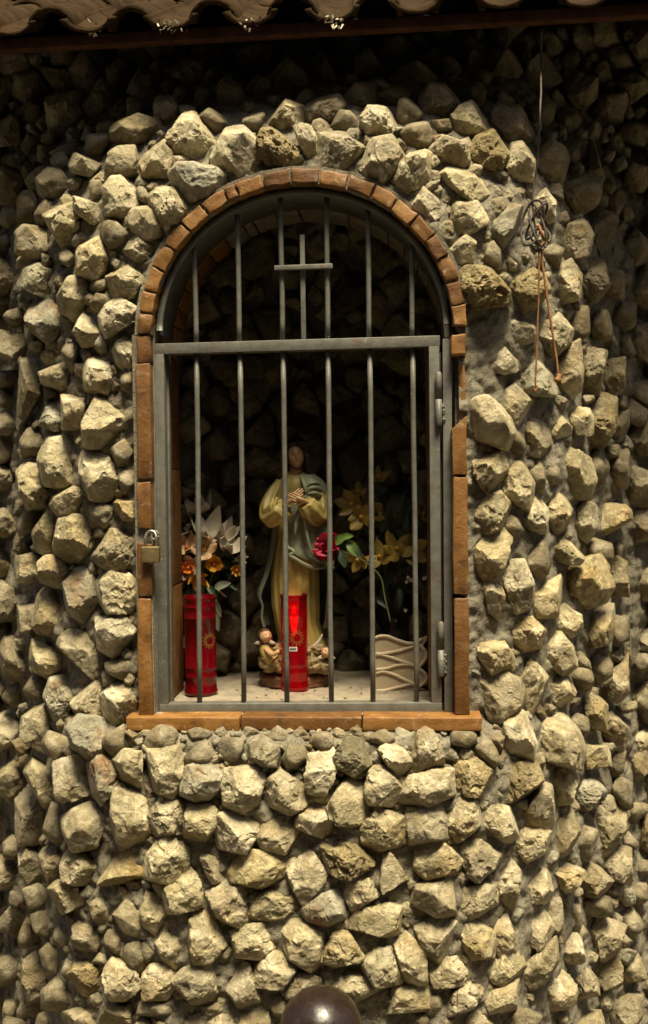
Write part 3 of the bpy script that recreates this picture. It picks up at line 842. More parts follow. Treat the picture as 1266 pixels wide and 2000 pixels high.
tones = [0] * len(rest.F)
for p in mid:
    W, F, C = rock(p, wall_y, ICO4, 0.05 + rng.uniform(-0.1, 0.2), rng.uniform(1.0, 1.7)); rest.add(W, F.tolist()); tones += [int(rng.integers(0, 3))] * len(F)
for p in small:
    W, F, C = rock(p, wall_y, ICO3, 0.1, 1.4); rest.add(W, F.tolist()); tones += [int(rng.integers(0, 3))] * len(F)
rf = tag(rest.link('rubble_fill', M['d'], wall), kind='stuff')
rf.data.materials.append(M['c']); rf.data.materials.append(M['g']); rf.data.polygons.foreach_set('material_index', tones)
# mortar body, with the niche opening left out
nx, nz = 330, 440
xs = np.linspace(-1.15, 0.75, nx); zs = np.linspace(0.0, 2.75, nz)
XX, ZZ = np.meshgrid(xs, zs)
YY = wall_y(XX, ZZ)
nq = np.stack([XX.ravel(), YY.ravel(), ZZ.ravel()], 1)
YY = YY + (0.02 * np.clip((np.abs(XX - X0) - 0.5) / 0.1, 0, 1)) * fbm(nq * 9, 3).reshape(XX.shape) - 0.004 + 0.020 * np.exp(-((ZZ - Z_SILL + 0.03) / 0.05) ** 2) + 0.012 * np.clip((-0.4 - XX) / 0.2, 0, 1) + 0.000 * np.clip((Z_SILL - 0.1 - ZZ) / 0.3, 0, 1) * (XX > -0.55) + 0.022 * np.clip((XX - 0.36) / 0.12, 0, 1) + 0.02 * np.clip((ZZ - 2.22) / 0.1, 0, 1) + 0.02 * np.clip((-0.75 - XX) / 0.1, 0, 1) + (0.012 * fbm(nq * 14, 3) + 0.008 * fbm(nq * 50, 3)).reshape(XX.shape)
V = np.stack([XX.ravel(), YY.ravel(), ZZ.ravel()], 1)
rel = V - CAM
pxs = PW / 2 + FPX * (rel @ rt) / (rel @ fw); pys = PH / 2 - FPX * (rel @ up) / (rel @ fw)
hole = in_window(pxs, pys, -14).reshape(XX.shape)
idx = np.arange(nx * nz).reshape(nz, nx)
keep = ~(hole[:-1, :-1] & hole[1:, :-1] & hole[:-1, 1:] & hole[1:, 1:])
Q = np.stack([idx[:-1, :-1], idx[:-1, 1:], idx[1:, 1:], idx[1:, :-1]], -1)[keep]
link('mortar_bed', V, Q, M['mortar'], wall, True, (X0, 0.0, 1.3))
# rear wall behind the bulge, a plain rubble face in the shade
link('rear_face', box8(-2.2, 1.9, 0.62, 0.8, 0, ZE + .03 + (0.62 - YE - .024) * math.tan(SL)), [(0, 3, 2, 1), (4, 5, 6, 7), (0, 1, 5, 4), (1, 2, 6, 5), (2, 3, 7, 6), (3, 0, 4, 7)], M['mortar'], wall, False)

# ------------------------------------------------------------------ brick surround of the niche
YB = -0.014
sur = thing('brick_surround', 'terracotta brick edging round the arched niche with a brick sill', 'brick surround', at_y(590, 1400, 0))
ac = at_y(ACX, ACY, YB)
kx = (at_y(ACX + 100, ACY, YB)[0] - at_y(ACX - 100, ACY, YB)[0]) / 200
RXO, RZO = ARX * kx, ARY * kx; TH = 31 * kx
ROLLV = 0.011                                       # surround leans by this much
def arch_pt(a, k, y):
    """a = angle from the right spring, k = 0 outer 1 inner"""
    return np.array([ac[0] + (RXO - TH * k) * math.cos(a), y, ac[2] + (RZO - TH * k) * math.sin(a)])
edges = [8, 17, 26.5, 35, 44, 53, 62, 72, 82.5, 93, 103, 113, 117.5, 127, 136.5, 146, 155, 164, 172]
edges = [0.0] + edges + [180.0]
for i in range(0, len(edges) - 1 + 0):
    a, b = R(edges[i] + 0.35), R(edges[i + 1] - 0.35)
    if i == len(edges) - 2: b = R(179.6)
    y0 = YB + rng.uniform(-0.004, 0.003); y1 = 0.105; s = rng.uniform(-0.0015, 0.0015)
    c8 = []
    for y in (y0, y1):
        for k, an in ((0, a), (0, b), (0.87, b), (0.87, a)):
            p = arch_pt(an, k, y); p[2] += s; c8.append(p)
    V, F = hexa(c8, 0.0028, 2, 2, 0.0036); link('brick', V, F, M['brick'], sur, True)
    # second course behind the gate
    c8 = []
    for y in (0.165, 0.27):
        for k, an in ((0, a), (0, b), (1.25, b), (1.25, a)): c8.append(arch_pt(an, k, y))
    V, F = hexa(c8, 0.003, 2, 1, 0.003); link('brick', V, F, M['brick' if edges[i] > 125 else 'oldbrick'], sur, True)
def jamb(px0, px1, lean, joints, side):
    for (ya, yb) in joints:
        z1 = at_y(590, ya + 1.2, YB)[2]; z0 = at_y(590, yb - 1.2, YB)[2]; ym = (ya + yb) / 2
        xa = at_y(px0 + lean * (ym - 650) , ym, YB)[0]; xb = at_y(px1 + lean * (ym - 650), ym, YB)[0]
        # correct z for the picture's slight roll at this side
        pm = 0.5 * (px0 + px1); z1 = at_y(pm, ya + 1.2, YB)[2]; z0 = at_y(pm, yb - 1.2, YB)[2]
        dy = rng.uniform(-0.003, 0.003)
        V, F = hexa(box8(xa, xb, YB + dy, 0.105, z0, z1), 0.0028, 2, 2, 0.0034); link('brick', V, F, M['brick'], sur, True)
jamb(266, 293, 0.006, [(654, 709), (709, 938), (940, 1034), (1060, 1167), (1169, 1400)], -1)
jamb(881, 910, 0.010, [(652, 694), (930, 1164), (1167, 1398)], 1)
# broken brick in the right jamb: its top is snapped off at a slant
xa, xb = at_y(883, 870, YB)[0], at_y(912, 870, YB)[0]
z0, zl, zr = at_y(897, 928, YB)[2], at_y(884, 838, YB)[2], at_y(911, 812, YB)[2]
V, F = hexa([(xa, YB, z0), (xb, YB, z0), (xb, 0.1, z0), (xa, 0.1, z0), (xa, YB, zl), (xb, YB, zr), (xb, 0.1, zr), (xa, 0.1, zl)], 0.002, 2, 2, 0.0025)
tag(link('brick', V, F, M['brick'], sur, True), label='brick snapped off at a slant')
# core of the broken brick set deeper
z1 = at_y(897, 700, 0.02)[2]
V, F = hexa(box8(at_y(896, 760, .02)[0], at_y(909, 760, .02)[0], 0.012, 0.10, zr - 0.02, z1), 0.004, 2, 2, 0.004); link('brick_core', V, F, M['brick'], sur, True)
# second course of the jambs behind the gate
XLI = at_y(354, 1000, 0.27)[0]; XRI = at_y(833, 1000, 0.27)[0]
ZF = at_y(590, 1400, 0)[2] + 0.006                  # niche floor level
zs2 = [ac[2] - 0.002, at_y(340, 700, .2)[2], at_y(340, 918, .2)[2], at_y(340, 1142, .2)[2], ZF + 0.001]
for a, b in zip(zs2[:-1], zs2[1:]):
    V, F = hexa(box8(XLI - 0.035, XLI, 0.112, 0.27, b + 0.001, a - 0.001), 0.003, 2, 1, 0.002); link('brick', V, F, M['brick'], sur, True)
    V, F = hexa(box8(XRI, XRI + 0.035, 0.175, 0.27, b + 0.001, a - 0.001), 0.003, 2, 1, 0.002); link('brick', V, F, M['brick'], sur, True)
# mortar that carries the bricks
mb = MB()
for i in range(1, len(edges) - 1):
    a, b = R(edges[i]), R(edges[i + 1]); c8 = []
    for y in (YB + 0.008, 0.29):
        for k, an in ((-0.25, a), (-0.25, b), (0.85, b), (0.85, a)): c8.append(arch_pt(an, k, y))
    mb.add(*hexa(c8, 0, 1, 0))
xl0, xl1 = at_y(262, 1000, YB)[0], at_y(296, 1000, YB)[0]; xr0, xr1 = at_y(893, 1000, YB)[0], at_y(919, 1000, YB)[0]
zt, zb = ac[2], at_y(590, 1402, YB)[2]
mb.add(*hexa(box8(xl0, xl1 - 0.003, YB + 0.009, 0.29, zb, zt), 0)); mb.add(*hexa(box8(xr0, xr1, 0.030, 0.29, zb, zt), 0))
mb.link('mortar_joint', M['mortar'], sur, False)
# sill
zs1, zs0 = at_y(590, 1400, -0.03)[2], at_y(590, 1427, -0.03)[2]
for a, b in ((247, 468), (471, 706), (709, 942)):
    xa, xb = at_y(a, 1412, -0.03)[0], at_y(b, 1412, -0.03)[0]; dz = rng.uniform(-0.0012, 0.0012)
    V, F = hexa(box8(xa, xb, -0.034 + rng.uniform(-0.002, 0.002), 0.108, zs0 + dz, zs1 + dz), 0.003, 2, 2, 0.002); link('sill_brick', V, F, M['brick'], sur, True)

# ------------------------------------------------------------------ niche: floor, shell, rubble lining
niche = thing('niche_lining', 'rubble stone lining, shade put into its colour, inside the barred niche with a cement floor', 'niche', (at_y(590, 1350, .3)[0], 0.3, ZF))
NXC = (XLI + XRI) / 2; NHW = (XRI - XLI) / 2 + 0.035
def niche_y(x, z):
    t = np.clip(np.abs(np.asarray(x, float) - NXC) / NHW, 0, 1.2)
    u = np.clip((np.asarray(z, float) - 1.9) / 0.4, 0, 1)
    return 0.54 - 0.20 * t ** 3 - 0.12 * u ** 2
xs = np.linspace(NXC - NHW, NXC + NHW, 90); zs = np.linspace(ZF - 0.02, ac[2] + RZO, 130)
XX, ZZ = np.meshgrid(xs, zs); nq = np.stack([XX.ravel(), niche_y(XX, ZZ).ravel(), ZZ.ravel()], 1)
nq[:, 1] += 0.015 + 0.012 * fbm(nq * 16, 3); idx = np.arange(len(nq)).reshape(XX.shape)
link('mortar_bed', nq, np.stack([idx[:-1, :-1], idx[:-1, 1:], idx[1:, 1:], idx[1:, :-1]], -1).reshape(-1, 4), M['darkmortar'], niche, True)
mb = MB()
mb.add(*hexa(box8(NXC - NHW - 0.05, NXC - NHW, 0.25, 0.6, ZF - 0.05, ac[2] + RZO), 0)); mb.add(*hexa(box8(NXC + NHW, NXC + NHW + 0.05, 0.25, 0.6, ZF - 0.05, ac[2] + RZO), 0))
mb.add(*hexa(box8(NXC - NHW - 0.05, NXC + NHW + 0.05, 0.25, 0.6, ac[2] + RZO, ac[2] + RZO + 0.05), 0))
mb.add(*hexa(box8(NXC - NHW - 0.05, NXC + NHW + 0.05, 0.56, 0.6, ZF - 0.05, ac[2] + RZO), 0))
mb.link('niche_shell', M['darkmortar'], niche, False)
fx = np.linspace(XLI - 0.05, XRI + 0.06, 70); fy = np.linspace(0.0, 0.60, 60); FX, FY = np.meshgrid(fx, fy)
fq = np.stack([FX.ravel(), FY.ravel(), np.zeros(FX.size)], 1); fz = 0.0025 * fbm(fq * 25, 3) + 0.0012 * fbm(fq * 90, 2)
fq[:, 2] = ZF + np.minimum(fz, 0.001) - 0.001; idx = np.arange(len(fq)).reshape(FX.shape)
link('niche_floor', fq, np.stack([idx[:-1, :-1], idx[:-1, 1:], idx[1:, 1:], idx[1:, :-1]], -1).reshape(-1, 4), M['cement'], niche, True)
save = cover; cover = np.ones((GH, GW), bool)
reg = (GXX > 335) & (GXX < 855) & (GYY > 400) & (GYY < 1330); cover[reg] = False
for p in darts(1500, 32, 46, reg, 0.10) + darts(1500, 18, 28, reg, 0.10):
    W, F, C = rock(p, niche_y, ICO4, 0.35 + rng.uniform(-0.1, 0.1), rng.uniform(0.6, 1.2), 1.25, 0.2, 0.6)
    W[:, 2] = np.maximum(W[:, 2], ZF - 0.004)
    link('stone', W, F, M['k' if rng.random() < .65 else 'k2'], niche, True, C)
cover = save

# ------------------------------------------------------------------ iron grille
YG = 0.035
def G(px, py, y=YG): return at_y(px, py, y)
gr = thing('iron_grille', 'grey painted iron grille gate with round bars and a small cross under its arch', 'grille', G(590, 1392))
def ibar(name, p, q, w, d, parent=None, bev=0.0012):
    V, F = hexa(bar8(p, q, w, d), bev, 2); return link(name, V, F, M['iron'], parent or gr, True)
kg = kx * 1.02
# fixed outer frame: curved angle iron and two posts
na = 60; mb = MB()
for (k0, k1, y0, y1) in ((1.02, 1.40, 0.014, 0.021),):
    V, F = [], []
    for i in range(na + 1):
        a = R(2 + 176 * i / na)
        for k, y in ((k0, y0), (k1, y0), (k1, y1), (k0, y1)): V.append(arch_pt(a, k, y))
    for i in range(na):
        for j in range(4): F.append([i * 4 + j, i * 4 + (j + 1) % 4, (i + 1) * 4 + (j + 1) % 4, (i + 1) * 4 + j])
    F.append([0, 1, 2, 3]); F.append([na * 4 + j for j in (3, 2, 1, 0)]); mb.add(V, F)
# deep curved liner sheet behind the angle
V, F = [], []
for i in range(na + 1):
    a = R(1 + 178 * i / na)
    for k, y in ((1.06, 0.024), (1.18, 0.024), (1.18, 0.160), (1.06, 0.160)): V.append(arch_pt(a, k, y))
for i in range(na):
    for j in range(4): F.append([i * 4 + j, i * 4 + (j + 1) % 4, (i + 1) * 4 + (j + 1) % 4, (i + 1) * 4 + j])
F.append([0, 1, 2, 3]); F.append([na * 4 + j for j in (3, 2, 1, 0)]); mb.add(V, F)
mb.link('arch_frame', M['iron'], gr, True)
ibar('frame_post', G(300.5, 640), G(310, 1394), 9 * kg, 0.04)
ibar('frame_post', G(872.5, 664), G(876, 1391), 17 * kg, 0.04)
ibar('frame_post', G(866, 560), G(872.5, 662), 10 * kg, 0.04)
# door leaf
leaf_frame = ibar('top_rail', G(305, 683.5), G(859, 667.5), 21 * kg, 0.030)
ibar('bottom_rail', G(314.5, 1382.5), G(863, 1380), 21 * kg, 0.030)
ibar('stile', G(313.5, 692.5), G(322, 1372.5), 19 * kg, 0.030)
ibar('stile', G(847.5, 677.5), G(852.5, 1370), 20 * kg, 0.030)
# thin stop strips along the stiles and the top
ibar('stop_strip', G(327, 694, .06), G(335, 1372, .06), 8 * kg, 0.02)
ibar('stop_strip', G(859, 690, .055), G(863.5, 1372, .055), 5 * kg, 0.02)
rb = 5.2 * kg
def rbar(p, q, r=rb):
    t = np.linspace(0, 1, 9)[:, None]; P = np.asarray(p) * (1 - t) + np.asarray(q) * t
    P = P + np.array([1, 0.6, 0]) * (0.0016 * pnoise(P * 5 + rng.uniform(0, 50)))[:, None]
    V, F = tube(P, r, 14); return link('bar', V, F, M['iron'], gr, True)
for xt, yt, xb, yb in ((380, 478, 384, 672), (463.5, 420, 468.5, 669), (548, 380, 552, 667), (638, 380, 640.5, 664), (718, 410, 720.5, 662), (804, 478, 805, 660)):
    rbar(G(xt, yt), G(xb, yb))
for xt, xb in ((384, 390), (470, 477), (553, 560), (641, 647), (722, 729), (806, 814)):
    yt = 690 - (xt - 310) * 0.029
    rbar(G(xt, yt), G(xb, 1373))
for xt, yt in ((384, 672), (468.5, 669), (552, 667), (594, 666), (640.5, 664), (720.5, 662), (805, 660)):    # weld beads
    V, F = ICO3; c = G(xt, yt + 2); link('weld', V * np.array([0.010, 0.010, 0.005]) + c, F, M['iron'], gr, True)
cr = ibar('cross_upright', G(590.5, 459), G(593.5, 666), 9.5 * kg, 0.009)
ibar('cross_arm', G(536, 524, YG - 0.011), G(650, 520, YG - 0.011), 9.5 * kg, 0.009)
for cx, ya, yb in ((856.5, 726, 832), (861, 1214, 1322)):
    P = np.array([G(cx, ya, 0.012), G(cx + .3, ya + 3, 0.012), G(cx + .4, (ya + yb) / 2 - 1, 0.012)]); V, F = tube(P, [3.0 * kg, 6.2 * kg, 6.2 * kg], 16)
    h = link('hinge', V, F, M['iron'], gr, True)
    P = np.array([G(cx + .4, (ya + yb) / 2 + 1, 0.012), G(cx + .8, yb - 3, 0.012), G(cx + .8, yb, 0.012)]); V, F = tube(P, [6.2 * kg, 6.2 * kg, 4.5 * kg], 16)
    link('hinge_knuckle', V, F, M['iron'], h, True)
    mb = MB()
    for q in range(9):
        V, F = ICO3; c = G(cx + 9 + rng.uniform(-1.5, 1.5), yb - 42 + q * 4.2, 0.014); mb.add(V * 0.004 * rng.uniform(.6, 1.1) + c, F.tolist())
    mb.link('hinge_weld', M['iron'], h, True)
# hasp ears for the lock
ear = MB(); c = G(302, 1046, 0.008)
t = np.linspace(0, 2 * math.pi, 19)[:, None]
ear.add(*tube(np.hstack([c[0] + 0.009 * np.cos(t), c[1] + 0.0 * t, c[2] + 0.009 * np.sin(t)]), 0.0038, 8))
ear.link('hasp', M['iron'], gr, True)

# ------------------------------------------------------------------ padlock
pc = G(295, 1083, -0.022)
lock = thing('padlock', 'small tarnished brass padlock hanging shut on the gate hasp', 'padlock', (pc[0], pc[1], pc[2] - 0.018))
V, F = hexa(box8(pc[0] - 17.5 * kx, pc[0] + 17.5 * kx, pc[1] - 0.0085, pc[1] + 0.0085, pc[2] - 16 * kx, pc[2] + 16 * kx), 0.0028, 3); lb = link('lock_body', V, F, M['brass'], lock, True)
V, F = lathe([(0.004, 0), (0.004, 0.003)], (pc[0], pc[1], pc[2] - 16 * kx - 0.002), 14); link('keyway', V, F, M['steel'], lb, True)
a = np.linspace(0, math.pi, 17)
sh = [(pc[0] - 11 * kx, pc[1], pc[2] + 12 * kx)] + [(pc[0] - 11 * kx * math.cos(t), pc[1] + 0.006 * math.sin(t), pc[2] + 31 * kx + 15 * kx * math.sin(t)) for t in a] + [(pc[0] + 11 * kx, pc[1], pc[2] + 12 * kx)]
V, F = tube(sh, 0.0034, 12); link('shackle', V, F, M['steel'], lock, True)

# ------------------------------------------------------------------ candles
def candle(pxl, pxr, pbot, ptop, label, lit, fill, turn, name='votive_candle'):
    cb = at_z((pxl + pxr) / 2, pbot, ZF)
    dist = np.dot(cb - CAM, fw); r = 0.5 * (pxr - pxl) * dist / FPX; c = cb + np.array([0, r * 0.9, 0]); dist += r
    h = (pbot - ptop) * dist / FPX * 0.995
    th = thing(name, label, 'candle', (c[0], c[1], ZF), 'red votive candles in the niche')
    z0 = 0.0005
    prof = [(r * 0.86, z0), (r * 0.99, z0 + 0.001), (r * 1.02, z0 + 0.004), (r * 1.02, z0 + 0.011), (r * 0.97, z0 + 0.014), (r * 0.965, h * 0.18), (r * 0.985, h * 0.183), (r * 0.985, h * 0.20), (r * 0.965, h * 0.203),
            (r * 0.965, h * 0.27), (r * 0.985, h * 0.273), (r * 0.985, h * 0.285), (r * 0.965, h * 0.288), (r * 0.965, h * 0.77), (r * 0.985, h * 0.773), (r * 0.985, h * 0.79), (r * 0.965, h * 0.793), (r * 0.965, h * 0.88),
            (r * 0.985, h * 0.885), (r * 0.985, h * 0.90), (r * 0.96, h * 0.905), (r * 0.96, h * 0.955), (r, h * 0.965), (r, h * 0.995), (r * 0.97, h), (r * 0.93, h * 0.995), (r * 0.93, h * 0.02)]
    V, F = lathe(prof, (c[0], c[1], ZF), 48); link('candle_cup', V, F[:-1] if False else F, M['cup'], th, True)
    hw = h * fill
    V, F = lathe([(r * 0.90, h * 0.03), (r * 0.905, hw * 0.98), (r * 0.85, hw), (r * 0.2, hw - 0.004)], (c[0], c[1], ZF), 32); wx = link('wax', V, F, M['waxlit' if lit else 'wax'], th, True)
    V, F = tube([(c[0], c[1], ZF + hw - 0.004), (c[0] + 0.001, c[1], ZF + hw + 0.012)], 0.0012, 8); link('wick', V, F, M['ink'], wx, True)
    # gold sun printed on the cup
    az0 = math.atan2(CAM[1] - c[1], CAM[0] - c[0]) + R(turn); zc = ZF + h * 0.56; mbs = MB()
    for k in range(26):
        a = 2 * math.pi * k / 26; l1 = 0.021 if k % 2 else 0.017
        def pt(rad, ang):
            aa = az0 + rad * math.cos(ang) / r; rr_ = r * 0.965 + 0.0007; return (c[0] + rr_ * math.cos(aa), c[1] + rr_ * math.sin(aa), zc + rad * math.sin(ang))
        mbs.add([pt(0.0095, a - 0.055), pt(0.0095, a + 0.055), pt(l1, a + 0.022), pt(l1, a - 0.022)], [[0, 1, 2, 3]])
    mbs.link('sun_emblem', M['gilt'], th, False)
    if lit:
        P = np.array([(c[0], c[1], ZF + hw + 0.008 + t * 0.020) for t in np.linspace(0, 1, 8)]); V, F = tube(P, [0.0012, 0.0036, 0.0046, 0.0044, 0.0036, 0.0026, 0.0014, 0.0003], 12)
        link('flame', V, F, M['flame'], th, True)
        L = bpy.data.lights.new('candle_light', 'POINT'); L.energy = 0.004; L.color = (1.0, 0.5, 0.18); L.shadow_soft_size = 0.006
        lo = bpy.data.objects.new('candle_light', L); COL.objects.link(lo); lo.parent = th; lo.location = (0, 0, hw + 0.036)
        ms = MB(); mi = MB()
        zl = ZF + h * 0.445
        for (m_, s0, s1, h0, h1, e) in ((ms, -0.013, 0.007, -0.0055, 0.0055, 0.0009), (mi, -0.011, 0.004, -0.0022, 0.0022, 0.0013)):
            rr_ = r * 0.965 + e; V = []; F = []
            for i in range(7):
                aa = az0 - R(12) + (s0 + (s1 - s0) * i / 6) / r
                V += [(c[0] + rr_ * math.cos(aa), c[1] + rr_ * math.sin(aa), zl + h0), (c[0] + rr_ * math.cos(aa), c[1] + rr_ * math.sin(aa), zl + h1)]
            F = [[2 * i, 2 * i + 2, 2 * i + 3, 2 * i + 1] for i in range(6)]; m_.add(V, F)
        st = ms.link('price_sticker', M['sticker'], th, True); mi.link('printed_line', M['ink'], st, True)
    return th
candle(547, 601, 1351, 1164, 'red plastic votive candle burning in front of the statue, small sticker on it', True, 0.76, 12)
candle(356, 420, 1361, 1168, 'unlit red plastic votive candle standing in front of the white lilies', False, 0.12, 36)

# ------------------------------------------------------------------ statue of a woman in a mantle
YS = 0.33
def S(px, py, y=YS): return at_y(px, py, y)
kp = (S(600, 1000)[0] - S(500, 1000)[0]) / 100
sb = at_z(575, 1345, ZF); 
st = thing('statue', 'painted statue of a robed woman with hands on her chest behind the candle', 'statue', (S(575, 1345)[0], YS, ZF))
def ring_loft(rows, n=72, fold=0.0, nf=13, seed=0.0, a0=0.0, a1=2 * math.pi, grow=0.0, depth=0.72, lim=None, back=0.0):
    """rows: (py, xl, xr) silhouette in photo pixels"""
    V = []; F = []; closed = a1 - a0 > 6.28; m = n if closed else n + 1
    rows = np.array(rows, float); pys_ = np.linspace(rows[0, 0], rows[-1, 0], max(24, int((rows[-1, 0] - rows[0, 0]) / 3)))
    xl = np.interp(pys_, rows[:, 0], rows[:, 1]); xr = np.interp(pys_, rows[:, 0], rows[:, 2])
    ker = np.array([1, 2, 3, 2, 1]) / 9.0
    xl = np.convolve(np.pad(xl, 2, 'edge'), ker, 'valid'); xr = np.convolve(np.pad(xr, 2, 'edge'), ker, 'valid')
    for k, py in enumerate(pys_):
        c = S((xl[k] + xr[k]) / 2, py); rx = (xr[k] - xl[k]) / 2 * kp + grow; ry = rx * depth + back; tt = k / len(pys_)
        b0, b1 = (a0, a1) if lim is None else lim(py)
        for j in range(m):
            a = b0 + (b1 - b0) * j / (n if True else m)
            f = 1 + fold * (0.35 + 0.65 * tt) * (math.sin(nf * a + seed + 2.2 * math.sin(2.1 * tt + seed)) * 0.6 + 0.5 * abs(math.sin(nf * 0.5 * a + 1.7 * seed + 1.3 * tt)) - 0.2)
            V.append((c[0] + rx * f * math.cos(a), c[1] + ry * f * math.sin(a), c[2]))
    K = len(pys_)
    for k in range(K - 1):
        for j in range(n if closed else n):
            F.append([k * m + j, k * m + (j + 1) % m, (k + 1) * m + (j + 1) % m, (k + 1) * m + j])
    if closed: F.append(list(range(m))); F.append([(K - 1) * m + j for j in range(m)][::-1])
    return V, F
robe_rows = [(921, 566, 590), (928, 556, 602), (936, 546, 615), (950, 540, 622), (985, 542, 622), (1020, 546, 618), (1045, 541, 618), (1080, 535, 620), (1130, 531, 622), (1180, 533, 622), (1215, 539, 622), (1245, 545, 630), (1262, 548, 634)]
V, F = ring_loft(robe_rows, 96, 0.075, 15, 0.7); robe = link('robe', V, F, M['robe'], st, True)
# mantle over the shoulder and across the front
def m_lim(py):
    c = (np.interp(py, [r[0] for r in robe_rows], [(r[1] + r[2]) / 2 for r in robe_rows])); rx = np.interp(py, [r[0] for r in robe_rows], [(r[2] - r[1]) / 2 for r in robe_rows])
    xl = np.interp(py, [930, 965, 980, 990, 1070, 1080, 1112], [585, 592, 575, 560, 561, 570, 634])
    q = max(-0.98, min(0.999, (xl - c) / (rx + 5)))
    return -math.acos(q), math.pi * 0.62
man_rows = [(928, 556, 606), (936, 548, 622), (950, 542, 632), (985, 543, 636), (1020, 546, 637), (1060, 541, 639), (1090, 535, 641), (1112, 533, 642)]
V, F = ring_loft(man_rows, 72, 0.11, 11, 2.1, 0, 3.0, 0.007, 0.80, m_lim)
man = link('mantle', V, F, M['mantle'], st, True)
md = man.modifiers.new('thickness', 'SOLIDIFY'); md.thickness = 0.004; md.offset = 0
# rolled hems of the mantle
hem = [S(562, 988, YS - .055), S(560, 1030, YS - .062), S(561, 1066, YS - .068), S(571, 1074, YS - .074), S(574, 1080, YS - .076), S(566, 1084, YS - .074), S(578, 1092, YS - .076), S(597, 1103, YS - .072), S(618, 1109, YS - .06), S(640, 1107, YS - .03)]
V, F = tube(smooth_path(hem, 8), 0.0042, 10); link('mantle_hem', V, F, M['mantle'], man, True)
for pth, rr_ in (([S(594, 985, YS - .066), S(596, 1020, YS - .072), S(603, 1060, YS - .072), S(614, 1088, YS - .066), S(632, 1101, YS - .045)], .0042),
                 ([S(585, 990, YS - .064), S(580, 1015, YS - .072), S(576, 1045, YS - .074)], .0050),
                 ([S(598, 955, YS - .060), S(615, 952, YS - .052), S(628, 958, YS - .03), S(637, 975, YS - .015)], .0048),
                 ([S(600, 945, YS - .055), S(616, 943, YS - .045), S(628, 948, YS - .02)], .0045), ([S(600, 964, YS - .063), S(617, 963, YS - .055), S(630, 972, YS - .03), S(638, 988, YS - .012)], .0045)):
    V, F = tube(smooth_path(pth, 8), np.concatenate([np.linspace(.3, 1, 6), np.ones(len(smooth_path(pth, 8)) - 12), np.linspace(1, .3, 6)]) * rr_, 8); link('mantle_fold', V, F, M['mantle'], man, True)
# cloak hanging behind, flaring out low on one side
bk_rows = [(950, 540, 628), (1020, 541, 638), (1090, 531, 642), (1125, 522, 643), (1150, 512, 643), (1165, 509, 642), (1180, 516, 641), (1205, 514, 640), (1225, 520, 636)]
V, F = ring_loft(bk_rows, 64, 0.09, 9, 1.2, R(-20), R(205), 0.004, 0.85)
bkm = link('cloak', V, F, M['lining'], st, True); md = bkm.modifiers.new('thickness', 'SOLIDIFY'); md.thickness = 0.004; md.offset = 0
# sleeves
def sleeve(pts, rad, seed):
    P = smooth_path(pts, 10); r_ = np.interp(np.linspace(0, len(rad) - 1, len(P)), range(len(rad)), rad)
    V, F = tube(P, r_, 40); V = np.array(V); K = len(P)
    for k in range(K):
        for j in range(40):
            a = 2 * math.pi * j / 40; f = 1 + 0.10 * math.sin(6 * a + seed + 1.5 * k / K) * min(1, k / 8); V[k * 40 + j] = P[k] + (V[k * 40 + j] - P[k]) * f
    return link('sleeve', V, F, M['robe'], st, True)
sleeve([S(549, 941, YS - .005), S(535, 965, YS - .015), S(526, 990, YS - .03), S(530, 1008, YS - .05), S(545, 1000, YS - .075), S(552, 992, YS - .085)], np.array([11, 14, 17, 20, 22, 20]) * kp, 0.4)
sleeve([S(612, 944, YS - .005), S(622, 965, YS - .015), S(626, 990, YS - .03), S(619, 1008, YS - .05), S(606, 994, YS - .072), S(598, 982, YS - .082)], np.array([11, 14, 16, 19, 20, 16]) * kp, 1.9)
for k, (a_, b_) in enumerate((((541, 972), (534, 1018)), ((534, 975), (527, 1012)))):
    V, F = tube(smooth_path([S(a_[0], a_[1], YS - .085), S((a_[0] + b_[0]) / 2 - 2, (a_[1] + b_[1]) / 2, YS - .094), S(b_[0] + 4, b_[1], YS - .08)], 8), 0.0035, 8); link('sleeve_fold', V, F, M['robe'], st, True)
# hands laid on the chest
def hand(wr, pl, tip, thumb, seed):
    wr, pl, tip = np.array(wr), np.array(pl), np.array(tip); d = tip - pl; d /= np.linalg.norm(d); s = np.cross(d, [0, -1, 0]); s /= np.linalg.norm(s)
    mb = MB(); P = smooth_path([wr, (wr + pl) / 2, pl, pl + d * 0.008], 6); mb.add(*tube(P, np.linspace(0.0085, 0.0105, len(P)), 16, True, 0.6))
    for k, l in enumerate((0.021, 0.025, 0.024, 0.019)):
        b = pl + d * 0.004 + s * (k - 1.5) * 0.0052; e = np.linalg.norm(tip - pl) * l / 0.025
        P = smooth_path([b, b + d * e * 0.5 + np.array([0, -0.0022, 0]), b + d * e + np.array([0, 0.0022, 0])], 5); mb.add(*tube(P, np.linspace(0.0030, 0.0019, len(P)), 8))
    b = pl - d * 0.004 + s * thumb * 0.008; P = smooth_path([b, b + s * thumb * 0.005 + d * 0.006, b + s * thumb * 0.006 + d * 0.015], 5); mb.add(*tube(P, np.linspace(0.0035, 0.0022, len(P)), 8))
    return mb.link('hand', M['skin'], st, True)
hand(S(554, 987, YS - .082), S(570, 976, YS - .086), S(590, 958, YS - .082), 1, 0)
hand(S(600, 981, YS - .082), S(587, 976, YS - .094), S(565, 966, YS - .092), -1, 1)
